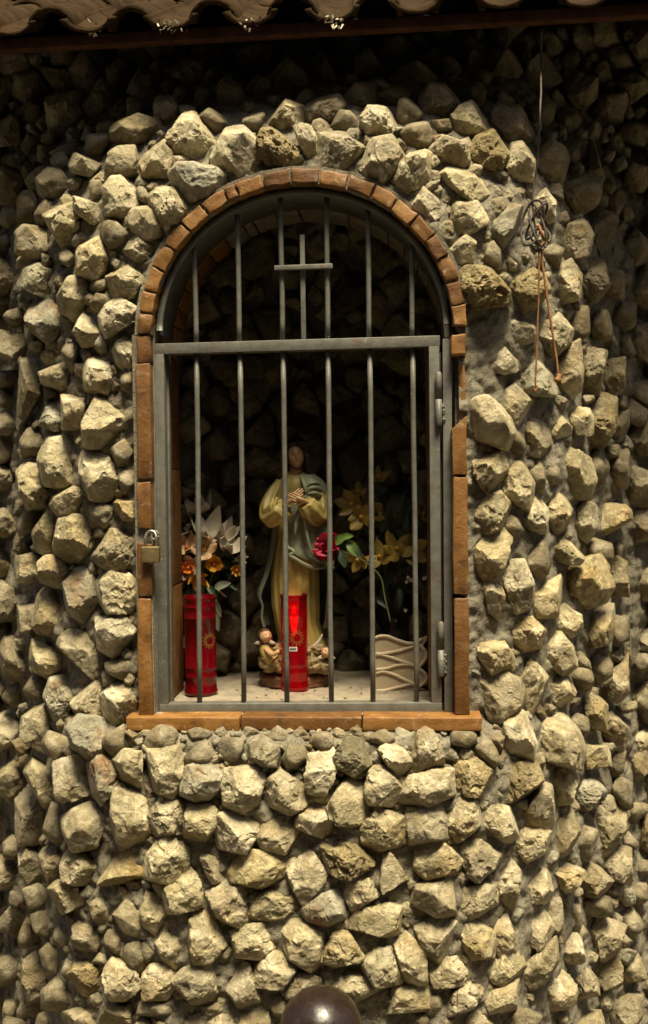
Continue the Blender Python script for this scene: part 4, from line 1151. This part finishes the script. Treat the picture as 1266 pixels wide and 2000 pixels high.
# neck and head
V, F = tube(smooth_path([S(578, 934, YS - .004), S(579, 922, YS - .008), S(579, 905, YS - .010)], 6), 11.5 * kp, 20); link('neck', V, F, M['skin'], st, True)
hc = S(578, 893, YS - .016); D, F3 = ICO5
hd = D * np.array([0.0205, 0.0235, 0.0292]); fx_, fz_ = hd[:, 0], hd[:, 2]; fr_ = np.clip(-D[:, 1], 0, 1)
hd[:, 0] *= 1 - 0.20 * np.clip(-D[:, 2] - 0.15, 0, 1)
def bump3(cx, cz, sx, sz, h): hd[:, 1] -= h * np.exp(-((fx_ - cx) / sx) ** 2 - ((fz_ - cz) / sz) ** 2) * (fr_ > 0.15)
bump3(0, -0.004, 0.0024, 0.0055, 0.0052); bump3(0, -0.0085, 0.0032, 0.0022, 0.0028)
for sx in (-1, 1): bump3(sx * 0.0072, 0.0012, 0.0042, 0.0026, -0.0030); bump3(sx * 0.010, -0.007, 0.005, 0.005, 0.0012); bump3(sx * 0.007, 0.0062, 0.006, 0.0018, 0.0013)
bump3(0, -0.0142, 0.0048, 0.0018, 0.0018); bump3(0, -0.0245, 0.006, 0.004, 0.0025)
ta, tb = R(-12), R(14)                              # head tipped to one side and raised
Rh = np.array(Matrix.Rotation(ta, 3, 'Y') @ Matrix.Rotation(tb, 3, 'X').inverted() @ Matrix.Rotation(R(10), 3, 'Z'))
head = link('head', hd @ Rh.T + hc, F3, M['skin'], st, True)
def onhead(x, y, z): return np.array([x, y, z]) @ Rh.T + hc
for sx in (-1, 1):
    V, F = ICO3; link('eye', (V * np.array([0.0030, 0.0014, 0.0011]) + np.array([sx * 0.0072, -0.0198, 0.0012])) @ Rh.T + hc, F, M['dot'], head, True)
    V, F = tube(smooth_path([onhead(sx * 0.0035, -0.0222, 0.0062), onhead(sx * 0.0075, -0.0222, 0.0074), onhead(sx * 0.0115, -0.0192, 0.0058)], 5), 0.0006, 6); link('eyebrow', V, F, M['hair'], head, True)
V, F = ICO3; link('lips', (V * np.array([0.0040, 0.0016, 0.0014]) + np.array([0, -0.0215, -0.0142])) @ Rh.T + hc, F, M['lip'], head, True)
# hair: cap behind the face and locks down to the shoulders
hv = D * np.array([0.0238, 0.0262, 0.0325]); hv[:, 1] += 0.004; hv[:, 2] += 0.001
hv *= (1 + 0.05 * np.sin(np.arctan2(D[:, 0], D[:, 2]) * 22))[:, None]
msk = (D[:, 1] < -0.30) & (np.abs(D[:, 0]) < 0.80) & (D[:, 2] < 0.72); keepf = [f for f in F3.tolist() if not all(msk[i] for i in f)]
hair = link('hair', hv @ Rh.T + hc, keepf, M['hair'], st, True)
for dx, q in ((20, 6), (24, 12), (26, 3), (-17, 2), (-19, -4), (10, 0)):
    P = smooth_path([onhead(dx * kp * 0.9, 0.006, 0.005), S(578 + dx * 1.05, 912 + q, YS + .004), S(580 + dx * 1.25, 928 + q, YS + .002), S(580 + dx * 1.3, 940 + q, YS + .0)], 6)
    V, F = tube(P, np.linspace(0.0075, 0.0035, len(P)), 10); link('lock_of_hair', V, F, M['hair'], hair, True)
# cloud base, crescent moon, cherubs, plinth
def blob(name, c, rad, mat, parent, lump=0.16, freq=3.0, ico=ICO5):
    D, F = ico; o = rng.uniform(0, 60, 3); V = D * np.array(rad) * (1 + lump * fbm(D * freq + o, 3))[:, None] + c; V[:, 2] = np.maximum(V[:, 2], ZF + 0.0005); return link(name, V, F, mat, parent, True)
blob('cloud_base', S(576, 1288, YS), (0.080, 0.062, 0.044), M['cloud'], st, 0.30, 2.6)
for px_, py_, rr_ in ((530, 1292, .030), (556, 1300, .026), (612, 1296, .030), (632, 1300, .024), (590, 1276, .03), (538, 1270, .022), (620, 1268, .020)):
    blob('cloud_puff', S(px_, py_, YS - .045), (rr_, rr_ * .8, rr_ * .8), M['cloud'], st, 0.25, 2.2, ICO4)
cc_ = S(576, 1218, YS - .02); mo = []; rm = []
for t in np.linspace(R(-150), R(-18), 30): mo.append(cc_ + np.array([57 * kp * math.cos(t), -0.028, 57 * kp * math.sin(t)])); 
rm = 0.0085 * np.sin(np.linspace(0.04, math.pi - 0.04, 30)) ** 0.8 + 0.0006
V, F = tube(mo, rm, 14); link('crescent_moon', V, F, M['moon'], st, True)
def cherub(px_, py_, r_, face, y, wing=True):
    c = S(px_, py_, y); D, F = ICO4; V = D * np.array([r_ * .92, r_ * .98, r_ * 1.05])
    fd = np.array([math.sin(R(face)), -math.cos(R(face)), 0.25]); fd /= np.linalg.norm(fd); sd = np.cross(fd, [0, 0, 1]); sd /= np.linalg.norm(sd); ud = np.cross(sd, fd)
    V = V + fd * 0.0
    def bmp(du, dv, s, h): 
        p = fd + du * sd + dv * ud; p /= np.linalg.norm(p); V[:] += np.outer(np.exp(-((D - p) ** 2).sum(1) / s ** 2), fd) * h
    bmp(0, -0.12, .16, r_ * .28); bmp(.35, -.30, .28, r_ * .16); bmp(-.35, -.30, .28, r_ * .16); bmp(0, -.62, .25, r_ * .12); bmp(.33, .10, .17, -r_ * .12); bmp(-.33, .10, .17, -r_ * .12); bmp(0, .5, .4, r_ * .08)
    ch = link('cherub_head', V + c, F, M['skin'], st, True)
    k = (D @ fd < 0.25) | ((D @ ud) > 0.72); hv = D * r_ * 1.10 * (1 + 0.10 * fbm(D * 5 + 3, 2))[:, None]
    link('cherub_hair', hv + c, [f for f in F.tolist() if any(k[i] for i in f)], M['hair'], ch, True)
    for s in (-1, 1):
        p = c + (fd + s * .36 * sd + .12 * ud) * r_ * 0.93; link('cherub_eye', ICO3[0] * np.array([.0016, .0012, .0012]) + p, ICO3[1], M['dot'], ch, True)
    link('cherub_mouth', ICO3[0] * np.array([.0024, .0014, .0011]) + c + (fd - .42 * ud) * r_ * 1.02, ICO3[1], M['lip'], ch, True)
    if wing:
        for s in (-1, 1):
            b = c + np.array([s * r_ * .5, .004, -r_ * 1.15]); mb = MB()
            for q in range(5):
                t = R(160 - q * 16) if s < 0 else R(20 + q * 16); e = b + np.array([math.cos(t) * r_ * (1.15 - .10 * q), -.004, math.sin(t) * r_ * (0.8 - .05 * q) - r_ * .1])
                mb.add(*tube(smooth_path([b, (b + e) / 2 + np.array([0, -.006, .002]), e], 5), np.concatenate([np.linspace(.004, .0075, 6), np.linspace(.007, .002, 5)]), 8, True, 0.45))
            mb.link('cherub_wing', M['wing'], ch, True)
    return ch
cherub(518, 1243, 13.5 * kp, 35, YS - .055); cherub(637, 1274, 11.5 * kp, -20, YS - .055)
# cherub's small body below the head
mbP = smooth_path([S(517, 1258, YS - .05), S(521, 1275, YS - .055), S(534, 1290, YS - .058)], 6); V, F = tube(mbP, np.linspace(.014, .018, len(mbP)), 18); link('cherub_drape', V, F, M['robe'], st, True)
mbP = smooth_path([S(520, 1268, YS - .065), S(532, 1278, YS - .085), S(545, 1272, YS - .09)], 6); V, F = tube(mbP, np.linspace(.0075, .005, len(mbP)), 12); link('cherub_arm', V, F, M['skin'], st, True)
D, F = ICO5; pr = []
zc_ = S(576, 1313, YS)[2]
prof = [(.088, 0.0005), (.090, .004), (.086, .010), (.090, .020), (.089, (zc_ - ZF) * .8), (.083, zc_ - ZF), (.06, zc_ - ZF + .002)]
V, F = lathe(prof, (S(576, 1330)[0], YS, ZF), 64); V = np.array(V); cx_ = S(576, 1330)[0]
V[:, 1] = YS + (V[:, 1] - YS) * 0.72; an = np.arctan2(V[:, 1] - YS, V[:, 0] - cx_); V[:, 0] = cx_ + (V[:, 0] - cx_) * (1 + .02 * np.sin(an * 9) + .01 * np.sin(an * 23)); link('plinth', V, F, M['plinth'], st, True)

# ------------------------------------------------------------------ flowers
def petal(L, w, curl=0.6, cup=0.25, n=7, m=5, wave=0.06, blunt=True):
    V = []; F = []
    for i in range(n + 1):
        t = i / n; hw_ = w * ((math.sin(math.pi * min(1, (t * 0.92 + 0.06))) ** 0.75) * (1 - 0.15 * t) if blunt else 1.75 * (t + 0.02) ** 0.55 * (1.0 - t) ** 0.75) / 2 + 2e-4
        ang = curl * t * t * 1.6; x = L * t * (1 - 0.12 * curl * t); z = -L * curl * t * t * 0.55
        for j in range(m):
            s = (j / (m - 1) - 0.5) * 2; V.append((x, s * hw_, z + cup * hw_ * s * s + wave * L * 0.25 * math.sin(5 * t + 2.5 * s)))
    for i in range(n):
        for j in range(m - 1): F.append([i * m + j, i * m + j + 1, (i + 1) * m + j + 1, (i + 1) * m + j])
    return np.array(V), F
def orient(V, base, axis, spin, pitch):
    """petal's x axis tipped off the flower's axis by pitch, spun round it"""
    u, v, d = frame_of(axis); Rm = np.stack([u, v, d], 1)
    cp, sp = math.cos(pitch), math.sin(pitch); x, y, z = V[:, 0], V[:, 1], V[:, 2]
    r_ = x * sp + z * cp; h = x * cp - z * sp                  # height along axis, radius outward
    X = r_ * math.cos(spin) - y * math.sin(spin); Y = r_ * math.sin(spin) + y * math.cos(spin)
    return np.stack([X, Y, h], 1) @ Rm.T + base
def flower(parent, name, px_, py_, y, axis, L, w, mat, n=6, pitch=62, curl=0.7, cmat=None, core=0.006, jit=0.25):
    c = at_y(px_, py_, y); ax = np.array(axis, float); ax /= np.linalg.norm(ax)
    D, F = ICO3; u, v, d = frame_of(ax)
    fl = link(name, (D * np.array([core, core, core * 1.6])) @ np.stack([u, v, d], 1).T + c, F, M[cmat or mat], parent, True)
    for k in range(n):
        V, F = petal(L * rng.uniform(.85, 1.1), w * rng.uniform(.85, 1.1), curl * rng.uniform(.7, 1.3), 0.3, 9, 5, 0.1, mat in ('yellow', 'orange', 'rose') or (mat == 'white' and w > .03))
        V = orient(V, c - ax * core * .4, ax, 6.283 * k / n + rng.uniform(-jit, jit), R(pitch + rng.uniform(-10, 10)))
        link('petal', V, F, M[mat], fl, True)
    return fl
def leaf(parent, px_, py_, y, d, L, w, mat, name='leaf'):
    V, F = petal(L, w * 1.1, 0.4, 0.35, 8, 5, 0.04, False); dd = np.array(d, float); dd /= np.linalg.norm(dd)
    s = np.cross([0, -1.0, 0.35], dd); s /= np.linalg.norm(s); nn = np.cross(dd, s)
    return link(name, V @ np.stack([dd, s, nn], 0) + at_y(px_, py_, y), F, M[mat], parent, True)
def stem(parent, pts, r_=0.0016, mat='stem', name='stem'):
    P = smooth_path(pts, 6); V, F = tube(P, r_, 8); return link(name, V, F, M[mat], parent, True)
def vase(name, label, px_, y, r_, h):
    c = np.array([at_y(px_, 1300, y)[0], y, ZF])
    th = thing(name, label, 'vase', c)
    prof = [(r_ * .6, .0006), (r_ * .7, .003), (r_ * .95, h * .3), (r_, h * .5), (r_ * .8, h * .75), (r_ * .5, h * .88), (r_ * .6, h), (r_ * .52, h * .995), (r_ * .42, h * .88), (r_ * .3, h * .6)]
    V, F = lathe(prof, c, 32); link('vase_body', V, F, M['vase'], th, True); return th, c
# left bouquet
YL = 0.36
v1, c1 = vase('flower_vase', 'dark glazed vase half hidden behind the unlit candle', 385, YL + .01, 0.042, 0.17)
bq = thing('lily_bouquet', 'bouquet of white lilies and orange blooms behind the unlit red candle', 'bouquet', (c1[0], c1[1], ZF + .12), None)
mouth = np.array([c1[0], c1[1], ZF + .165])
YL -= .02
L_ = 0.062
for (a, b, dy, ax, L, w, m, n, pt, cu, cm) in (
        (388, 1000, .03, (-.2, -.35, .9), .058, .040, 'white', 6, 80, 1.15, 'leafg'),
        (405, 1040, .0, (.25, -.55, .75), .064, .042, 'white', 6, 84, 1.2, 'leafg'),
        (444, 1066, -.02, (.55, -.55, .6), .058, .040, 'white', 6, 80, 1.3, 'leafg'),
        (366, 1070, -.01, (-.3, -.85, .4), .046, .036, 'peach', 6, 60, .5, 'orange'),
        (371, 1106, -.05, (-.1, -.95, -.1), .044, .034, 'peach', 5, 55, .3, 'orange'),
        (368, 1110, -.055, (.0, -1, .05), .026, .024, 'orange', 5, 40, .2, 'orange'),
        (384, 1128, -.05, (.3, -.85, -.45), .044, .026, 'gold', 5, 62, .5, 'orange'),
        (418, 1102, -.02, (.2, -.9, .1), .036, .032, 'gold', 5, 48, .3, 'orange'),
        (461, 1112, -.01, (.4, -.85, -.2), .022, .012, 'gold', 8, 62, .3, 'orange'),
        (470, 1092, .0, (.6, -.7, .2), .024, .012, 'white', 8, 64, .3, 'gold'),
        (432, 1046, .01, (.3, -.5, .8), .054, .038, 'white', 6, 84, 1.2, 'leafg'),
        (398, 1072, -.03, (.1, -.85, .35), .046, .038, 'peach', 6, 70, .7, 'gold'),
        (364, 1035, .02, (-.6, -.5, .6), .056, .042, 'white', 6, 72, .7, 'leafg')):
    f = flower(bq, 'flower', a, b, YL + dy, ax, L, w, m, n, pt, cu, cm)
    e = at_y(a, b, YL + dy); stem(bq, [mouth + rng.uniform(-.008, .008, 3) * np.array([1, 1, .1]) - np.array([0, 0, .03]), (mouth + e) / 2 + rng.uniform(-.01, .01, 3), e])
for (a, b, dy, d, L, w, m) in ((420, 1148, -.03, (.9, -.2, .35), .044, .024, 'leafg'), (405, 1140, -.03, (.5, -.4, -.7), .05, .018, 'leafd'), (425, 1152, -.02, (.8, -.2, -.6), .03, .006, 'white'), (420, 1170, -.01, (.35, -.2, -1), .05, .018, 'leafg'),
        (418, 1190, -.01, (.2, -.1, -1), .06, .022, 'leafg'), (395, 1135, -.02, (.0, -.4, -1), .05, .016, 'leafd'), (375, 1140, -.03, (-.3, -.5, -.8), .05, .016, 'leafd'), (440, 1120, .0, (.9, -.1, -.2), .04, .014, 'leafd'), (400, 1085, .0, (.4, -.5, .3), .04, .016, 'leafd'), (430, 1090, .01, (.6, -.4, .0), .045, .016, 'leafd')):
    leaf(bq, a, b, YL + dy, d, L, w, m)
for _ in range(14):
    a, b = rng.uniform(362, 455), rng.uniform(1050, 1150); d = np.array([rng.uniform(-.8, .9), -.3, rng.uniform(-.9, .6)])
    leaf(bq, a, b, YL + rng.uniform(.0, .03), d, rng.uniform(.03, .055), rng.uniform(.012, .02), 'leafd' if rng.random() < .6 else 'leafg')
# right: yellow orchids in a second vase, a crimson rose in front of them
YR = 0.37
v2, c2 = vase('flower_vase', 'dark glazed vase behind the scalloped beige plaque', 775, YR + .02, 0.04, 0.16)
mouth2 = np.array([c2[0], c2[1], ZF + .155])
orc = thing('orchid_spray', 'spray of yellow artificial orchids behind the crimson rose', 'flowers', (c2[0], c2[1], ZF + .12))
for (a, b, dy, ax, L, w, n, pt) in ((688, 985, -.02, (-.5, -.8, .3), .046, .032, 5, 66), (706, 1010, -.04, (-.2, -.95, .1), .042, .034, 5, 70), (700, 962, .0, (.1, -.7, .7), .034, .022, 4, 58), (742, 1088, -.06, (-.3, -.9, .4), .045, .024, 5, 70), (700, 1092, -.07, (-.4, -.85, -.3), .044, .026, 5, 66), (775, 1072, -.05, (.3, -.85, .45), .052, .034, 5, 72), (805, 1075, -.04, (.4, -.85, .2), .045, .034, 5, 70), (728, 1000, -.02, (.3, -.9, .2), .036, .030, 5, 66), (740, 932, .03, (.1, -.8, .5), .034, .018, 5, 74), (826, 1003, .0, (.5, -.8, .2), .034, .026, 5, 60)):
    flower(orc, 'flower', a, b, YR + dy, ax, L, w, 'yellow', n, pt, 0.35, 'gold', 0.006, 0.3)
    e = at_y(a, b, YR + dy); stem(orc, [mouth2 + rng.uniform(-.008, .008, 3) * np.array([1, 1, .1]) - np.array([0, 0, .03]), (mouth2 + e) / 2 + np.array([.01, .01, .02]), e], .0016, 'leafd')
for (a, b, d, L, w) in ((760, 1120, (-.3, -.4, -.8), .06, .024), (745, 1040, (.2, -.3, .9), .07, .02), (770, 1010, (.3, -.3, .8), .07, .022), (800, 1120, (.5, -.4, -.5), .06, .022), (735, 1060, (-.4, -.4, .5), .05, .02), (790, 1040, (.1, -.4, .8), .06, .02), (780, 1150, (.0, -.5, -.8), .05, .02)):
    leaf(orc, a, b, YR - .02, d, L, w, 'leafd')
for _ in range(14):
    a, b = rng.uniform(690, 830), rng.uniform(960, 1200); d = np.array([rng.uniform(-.8, .8), -.3, rng.uniform(-.8, .9)])
    leaf(orc, a, b, YR + rng.uniform(-.02, .03), d, rng.uniform(.035, .07), rng.uniform(.012, .022), 'leafd')
for a, b in ((797, 1128), (803, 1133), (795, 1136), (828, 1130), (834, 1128), (792, 1192)):
    flower(orc, 'small_flower', a, b, YR - .07, (rng.uniform(-.4, .4), -1, .3), .006, .005, 'white', 5, 68, .2, 'gold', .0015)
YO = 0.24
ros = thing('rose', 'single crimson rose with green leaves leaning across beside the statue', 'rose', at_y(740, 1125, YO + .02))
rc = at_y(638, 1068, YO); ax = np.array([-.80, -.50, .20]); ax /= np.linalg.norm(ax)
D, F = ICO4; u, v, d = frame_of(ax)
bl = link('rose_heart', (D * np.array([.015, .015, .022])) @ np.stack([u, v, d], 1).T + rc, F, M['rose'], ros, True)
for ringi, (n, L, w, pt, off) in enumerate(((4, .036, .038, 8, .012), (5, .042, .044, 20, .015), (5, .044, .050, 36, .018))):
    for k in range(n):
        V, F = petal(L * rng.uniform(.9, 1.08), w, -0.6 + 0.30 * ringi, 0.9, 7, 7, 0.05); V = orient(V, rc - ax * off, ax, 6.283 * k / n + ringi * .6, R(pt)); link('petal', V, F, M['rose'], bl, True)
rs = rc - ax * .018
stem(ros, [rs, at_y(672, 1078, YO + .01), at_y(705, 1092, YO + .015), at_y(742, 1125, YO + .015), at_y(752, 1168, YO + .012), at_y(763, 1215, YO + .012)], .0019)
for (a, b, d, L, w, m) in ((652, 1062, (.75, -.3, .55), .042, .026, 'leaf'), (680, 1058, (.7, -.5, -.9), .044, .030, 'leaf'), (664, 1075, (.35, -.4, -1), .045, .026, 'leafd'), (665, 1050, (.9, -.5, .2), .036, .02, 'leaf'), (690, 1060, (.5, -.4, -.8), .045, .016, 'leafd'), (655, 1055, (.1, -.6, .8), .014, .006, 'leaf')):
    leaf(ros, a, b, YO - .005, d, L, w, m)

# ------------------------------------------------------------------ scalloped plaque leaning in the right corner
YP = 0.255
pb = at_z(785, 1354, ZF)
plq = thing('scalloped_plaque', 'beige moulded plaque with a scalloped edge leaning beside the gate post', 'plaque', (pb[0], YP, ZF))
def Pq(px_, py_): return at_y(px_, py_, YP)
top = [(733, 1246), (742, 1243), (757, 1243), (775, 1250), (795, 1256), (812, 1256), (824, 1248), (834, 1244)]
right = [(833, 1252), (826, 1262), (832, 1272), (834, 1282), (830, 1296), (818, 1306), (830, 1312), (835, 1322), (830, 1334), (820, 1342), (832, 1348), (836, 1353)]
outl = top + right + [(733, 1353)]
def offs(P, dy): return [(p[0], p[1] + dy, max(p[2], ZF + .0005)) for p in P]
oP = [Pq(*p) for p in outl]; n_ = len(oP)
V = offs(oP, 0) + offs(oP, 0.022); F = [list(range(n_)), [n_ + i for i in range(n_)][::-1]] + [[i, i + n_, (i + 1) % n_ + n_, (i + 1) % n_] for i in range(n_)]
bm = bmesh.new(); vs = [bm.verts.new(v) for v in V]; [bm.faces.new([vs[i] for i in f]) for f in F]; bmesh.ops.recalc_face_normals(bm, faces=bm.faces[:]); bm.verts.index_update()
link('plaque_body', [v.co[:] for v in bm.verts], [[v.index for v in f.verts] for f in bm.faces], M['plaster'], plq, False); bm.free()
for pth in ([(735, 1279), (755, 1276), (780, 1271), (806, 1263), (818, 1259)], [(735, 1276), (750, 1280), (775, 1288), (800, 1297), (816, 1304)], [(735, 1308), (755, 1306), (775, 1300), (800, 1298), (818, 1304)], [(735, 1315), (750, 1312), (770, 1318), (795, 1330), (820, 1340)], [(735, 1350), (755, 1348), (780, 1342), (805, 1336), (822, 1342)], [(818, 1259), (831, 1272), (832, 1286), (818, 1304)], [(818, 1305), (832, 1318), (832, 1330), (820, 1341)], top[:7]):
    P = smooth_path([at_y(a, b, YP - .0005) for a, b in pth], 8); V, F = tube(P, .0042, 8, True, 1.0); link('raised_rib', V, F, M['rib'], plq, True)

# ------------------------------------------------------------------ crumbs of plaster on the niche floor
mb = MB()
for _ in range(45):
    c = at_z(rng.uniform(430, 820), rng.uniform(1340, 1370), ZF); s = rng.uniform(.001, .0035); D, F = ICO3; mb.add(D * np.array([s, s, s * .6]) * (1 + .3 * pnoise(D * 2 + rng.uniform(0, 50)))[:, None] + c + np.array([0, 0, s * .4]), F.tolist())
tag(mb.link('grit', M['cement'], None), 'loose crumbs of plaster scattered on the niche floor', 'grit', None, 'stuff')

# ------------------------------------------------------------------ tiled roof edge over the wall
roof = thing('tiled_roof', 'eave of weathered curved clay roof tiles on a dark red timber', 'roof', (X0, 0.3, ZE))
roof.rotation_euler = (0, -math.atan(TILT), 0)
V, F = hexa(box8(-2.0, 1.7, YE, YE + 0.022, ZE + .010, ZE + 0.038), 0.003, 2); link('eave_board', V, F, M['timber'], roof, True)
c8 = [(-2.0, YE + .024, ZE + .014), (1.7, YE + .024, ZE + .014), (1.7, 1.7, ZE + .014 + (1.7 - YE - .024) * math.tan(SL)), (-2.0, 1.7, ZE + .014 + (1.7 - YE - .024) * math.tan(SL))]
c8 = c8 + [(p[0], p[1], p[2] + .012) for p in c8]; V, F = hexa(c8, 0); link('roof_deck', V, F, M['deck'], roof, False)
def tile_mesh(r0, r1, L, th, upw, name):
    V = []; F = []; n = 16; m = 8
    for k in range(m + 1):
        t = k / m; r_ = r0 + (r1 - r0) * t
        for q, rr_ in enumerate((r_, r_ - th)):
            for j in range(n + 1):
                a = math.pi * (0.04 + 0.92 * j / n); V.append((rr_ * math.cos(a), t * L, rr_ * math.sin(a) * (1 if upw else -0.55)))
    w = 2 * (n + 1)
    for k in range(m):
        for j in range(n):
            F.append([k * w + j, k * w + j + 1, (k + 1) * w + j + 1, (k + 1) * w + j]); b = n + 1
            F.append([k * w + b + j + 1, k * w + b + j, (k + 1) * w + b + j, (k + 1) * w + b + j + 1])
        for j in (0, n): F.append([k * w + j, (k + 1) * w + j, (k + 1) * w + j + n + 1, k * w + j + n + 1])
    for k in (0, m):
        for j in range(n): F.append([k * w + j, k * w + j + 1, k * w + j + 1 + n + 1, k * w + j + n + 1])
    V = np.array(V); V = V + 0.0018 * np.stack([pnoise(V * 30 + r0 * 99), pnoise(V * 30 + 9), pnoise(V * 30 + 50)], 1)
    me = bpy.data.meshes.new(name); me.from_pydata(V.tolist(), [], F); me.materials.append(M['tile']); me.polygons.foreach_set('use_smooth', [True] * len(F)); me.update()
    b = bmesh.new(); b.from_mesh(me); bmesh.ops.recalc_face_normals(b, faces=b.faces[:]); b.to_mesh(me); b.free()
    return me
me_c = tile_mesh(0.058, 0.050, 0.42, 0.013, True, 'cover_tile'); me_p = tile_mesh(0.060, 0.050, 0.42, 0.013, False, 'channel_tile')
x1 = at_y(108, 60, YE - .03)[0]; pit = at_y(262, 60, YE - .03)[0] - x1
ZB = ZE + 0.040
for course in range(5):
    yb = YE - 0.05 + course * 0.34; zb = ZB - .006 + course * (0.34 * math.tan(SL) + 0.004)
    for k in range(-6, 12):
        xx = x1 + k * pit
        if -1.9 < xx < 1.6:
            place('cover_tile', me_c, (xx + rng.uniform(-.004, .004), yb + 0.012 + rng.uniform(-.012, .012), zb - .016 + rng.uniform(-.003, .003)), roof, (SL, rng.uniform(-.03, .03), rng.uniform(-.02, .02)))
            place('channel_tile', me_p, (xx + pit / 2 + rng.uniform(-.004, .004), yb - 0.030 + rng.uniform(-.012, .012), zb + .004 + rng.uniform(-.003, .003)), roof, (SL, rng.uniform(-.03, .03), rng.uniform(-.02, .02)))
for a, b in ((332, 52), (492, 46), (650, 40), (178, 60)):
    c = at_y(a, b, YE - .06); mb = MB()
    for _ in range(26 if a > 200 else 10):
        p = c + rng.normal(size=3) * np.array([.012, .006, .008]); d = rng.normal(size=3); d /= np.linalg.norm(d); s = np.cross(d, rng.normal(size=3)); s /= np.linalg.norm(s); l = rng.uniform(.004, .012); w_ = rng.uniform(.0012, .004)
        mb.add([p - s * w_, p + s * w_, p + d * l + s * w_ * .6, p + d * l - s * w_ * .6], [[0, 1, 2, 3]])
    tag(mb.link('dry_debris', M['moss'], None, False), 'tuft of pale dry leaf litter caught on the eave tiles', 'litter', 'litter on the eave tiles')

# ------------------------------------------------------------------ rusty wire hanging beside the niche
YW = 0.0
def Wp(px_, py_, y=YW): return at_y(px_, py_, y)
wt = at_y(1058, 66, YE + .03)
wire = thing('hanging_wire', 'knotted rusty wire hanging from the eave against the stones', 'wire', wt)
def wtube(pts, r_, mat, name):
    P = smooth_path(pts, 8); P = P + .0009 * np.stack([pnoise(P * 40), pnoise(P * 40 + 7), pnoise(P * 40 + 13)], 1); V, F = tube(P, r_, 8); return link(name, V, F, M[mat], wire, True)
wtube([(wt[0], wt[1], ZE + .012), Wp(1057, 130, YE + .04), Wp(1056, 200, -.06), Wp(1051, 300, -.04), Wp(1045, 350, -.03), Wp(1040, 385, -.03), Wp(1042, 420, -.03), Wp(1047, 455, -.03), Wp(1052, 490, -.03)], .0021, 'darkwire', 'wire_strand')
kn = []
for (cx_, cy_, ra, rb_, t0, t1, ro) in ((1040, 435, 20, 45, 0, 6.6, .25), (1050, 440, 12, 46, 1, 7.0, -.3), (1056, 462, 19, 16, 0, 6.8, .2), (1048, 432, 9, 40, .5, 6.4, .5), (1050, 480, 12, 10, 0, 6.5, 0.6)):
    pts = []
    for t in np.linspace(t0, t1, 22):
        x, y = ra * math.cos(t), rb_ * math.sin(t); pts.append(Wp(cx_ + x * math.cos(ro) - y * math.sin(ro), cy_ + x * math.sin(ro) + y * math.cos(ro), -.03 + .010 * math.sin(t * 1.5 + cx_)))
    wtube(pts, .0026, 'darkwire', 'wire_loop')
wtube([Wp(1052, 440, -.035), Wp(1058, 455, -.04), Wp(1064, 470, -.035), Wp(1056, 480, -.035)], .0032, 'rust', 'wire_loop')
wtube([Wp(1052, 485, -.03), Wp(1053, 540, -.03), Wp(1050, 640, -.03), Wp(1048, 700, -.03), Wp(1046, 748, -.03), Wp(1049, 755, -.032), Wp(1046, 764, -.034), Wp(1043, 758, -.034)], .0019, 'rust', 'wire_strand')
wtube([Wp(1056, 485, -.03), Wp(1062, 530, -.032), Wp(1073, 610, -.032), Wp(1085, 690, -.032), Wp(1091, 735, -.032)], .0026, 'rust', 'wire_strand')
V, F = tube([Wp(1085, 738, -.034), Wp(1092, 746, -.034)], [.006, .006], 10); link('wire_clip', V, F, M['rust'], wire, True)
V, F = tube([Wp(1091, 730, -.032), Wp(1092, 752, -.032)], [.0042, .0055], 10); link('wire_ferrule', V, F, M['rust'], wire, True)

# ------------------------------------------------------------------ bollard standing before the wall
YBO = -0.50
bt = at_y(626, 1932, YBO); rB = 0.071
bo = thing('bollard', 'dark brown glossy round-topped bollard standing before the stone wall', 'bollard', (bt[0], YBO, 0))
prof = [(rB * math.sin(t), bt[2] - rB + rB * math.cos(t)) for t in np.linspace(R(150), 0.02, 30)]
V, F = lathe(prof, (bt[0], YBO, 0), 56); cap = link('ball_cap', V, F, M['bollard'], bo, True)
zc_ = bt[2] - rB - rB * math.cos(R(30))
V, F = lathe([(.085, 0), (.085, .03), (.06, .05), (.048, .07), (.044, zc_ - .05), (.055, zc_ - .045), (.055, zc_ - .02), (.040, zc_ - .012), (.036, zc_ + .004)], (bt[0], YBO, 0), 40); link('post', V, F, M['bollard'], bo, True)

# ------------------------------------------------------------------ house added unseen behind the camera: keeps the low sky off the wall
hb = thing('blocker_house', 'plain dark rendered house added out of view to keep low sky light off the wall', 'blocker_house', (0, -5.2, 0))
V, F = hexa(box8(-9, 9, -9.0, -5.2, 0, 6.6), 0); link('wall', V, F, M['blocker_house'], hb, False)
V, F = hexa([(-9.2, -9.2, 6.602), (9.2, -9.2, 6.602), (9.2, -4.9, 6.602), (-9.2, -4.9, 6.602), (-9.2, -9.2, 7.4), (9.2, -9.2, 7.4), (9.2, -4.9, 6.72), (-9.2, -4.9, 6.72)], 0); link('roof', V, F, M['tile'], hb, False)
for wx in (-6.5, -3.2, 0.2, 3.4, 6.6):
    for wz in (1.0, 3.9):
        V, F = hexa(box8(wx - .5, wx + .5, -5.198, -5.15, wz, wz + 1.4), 0.01); w_ = link('window', V, F, M['timber'], hb, False)
        V, F = hexa(box8(wx - .42, wx + .42, -5.148, -5.14, wz + .08, wz + 1.32), 0); link('pane', V, F, M['vase'], w_, False)
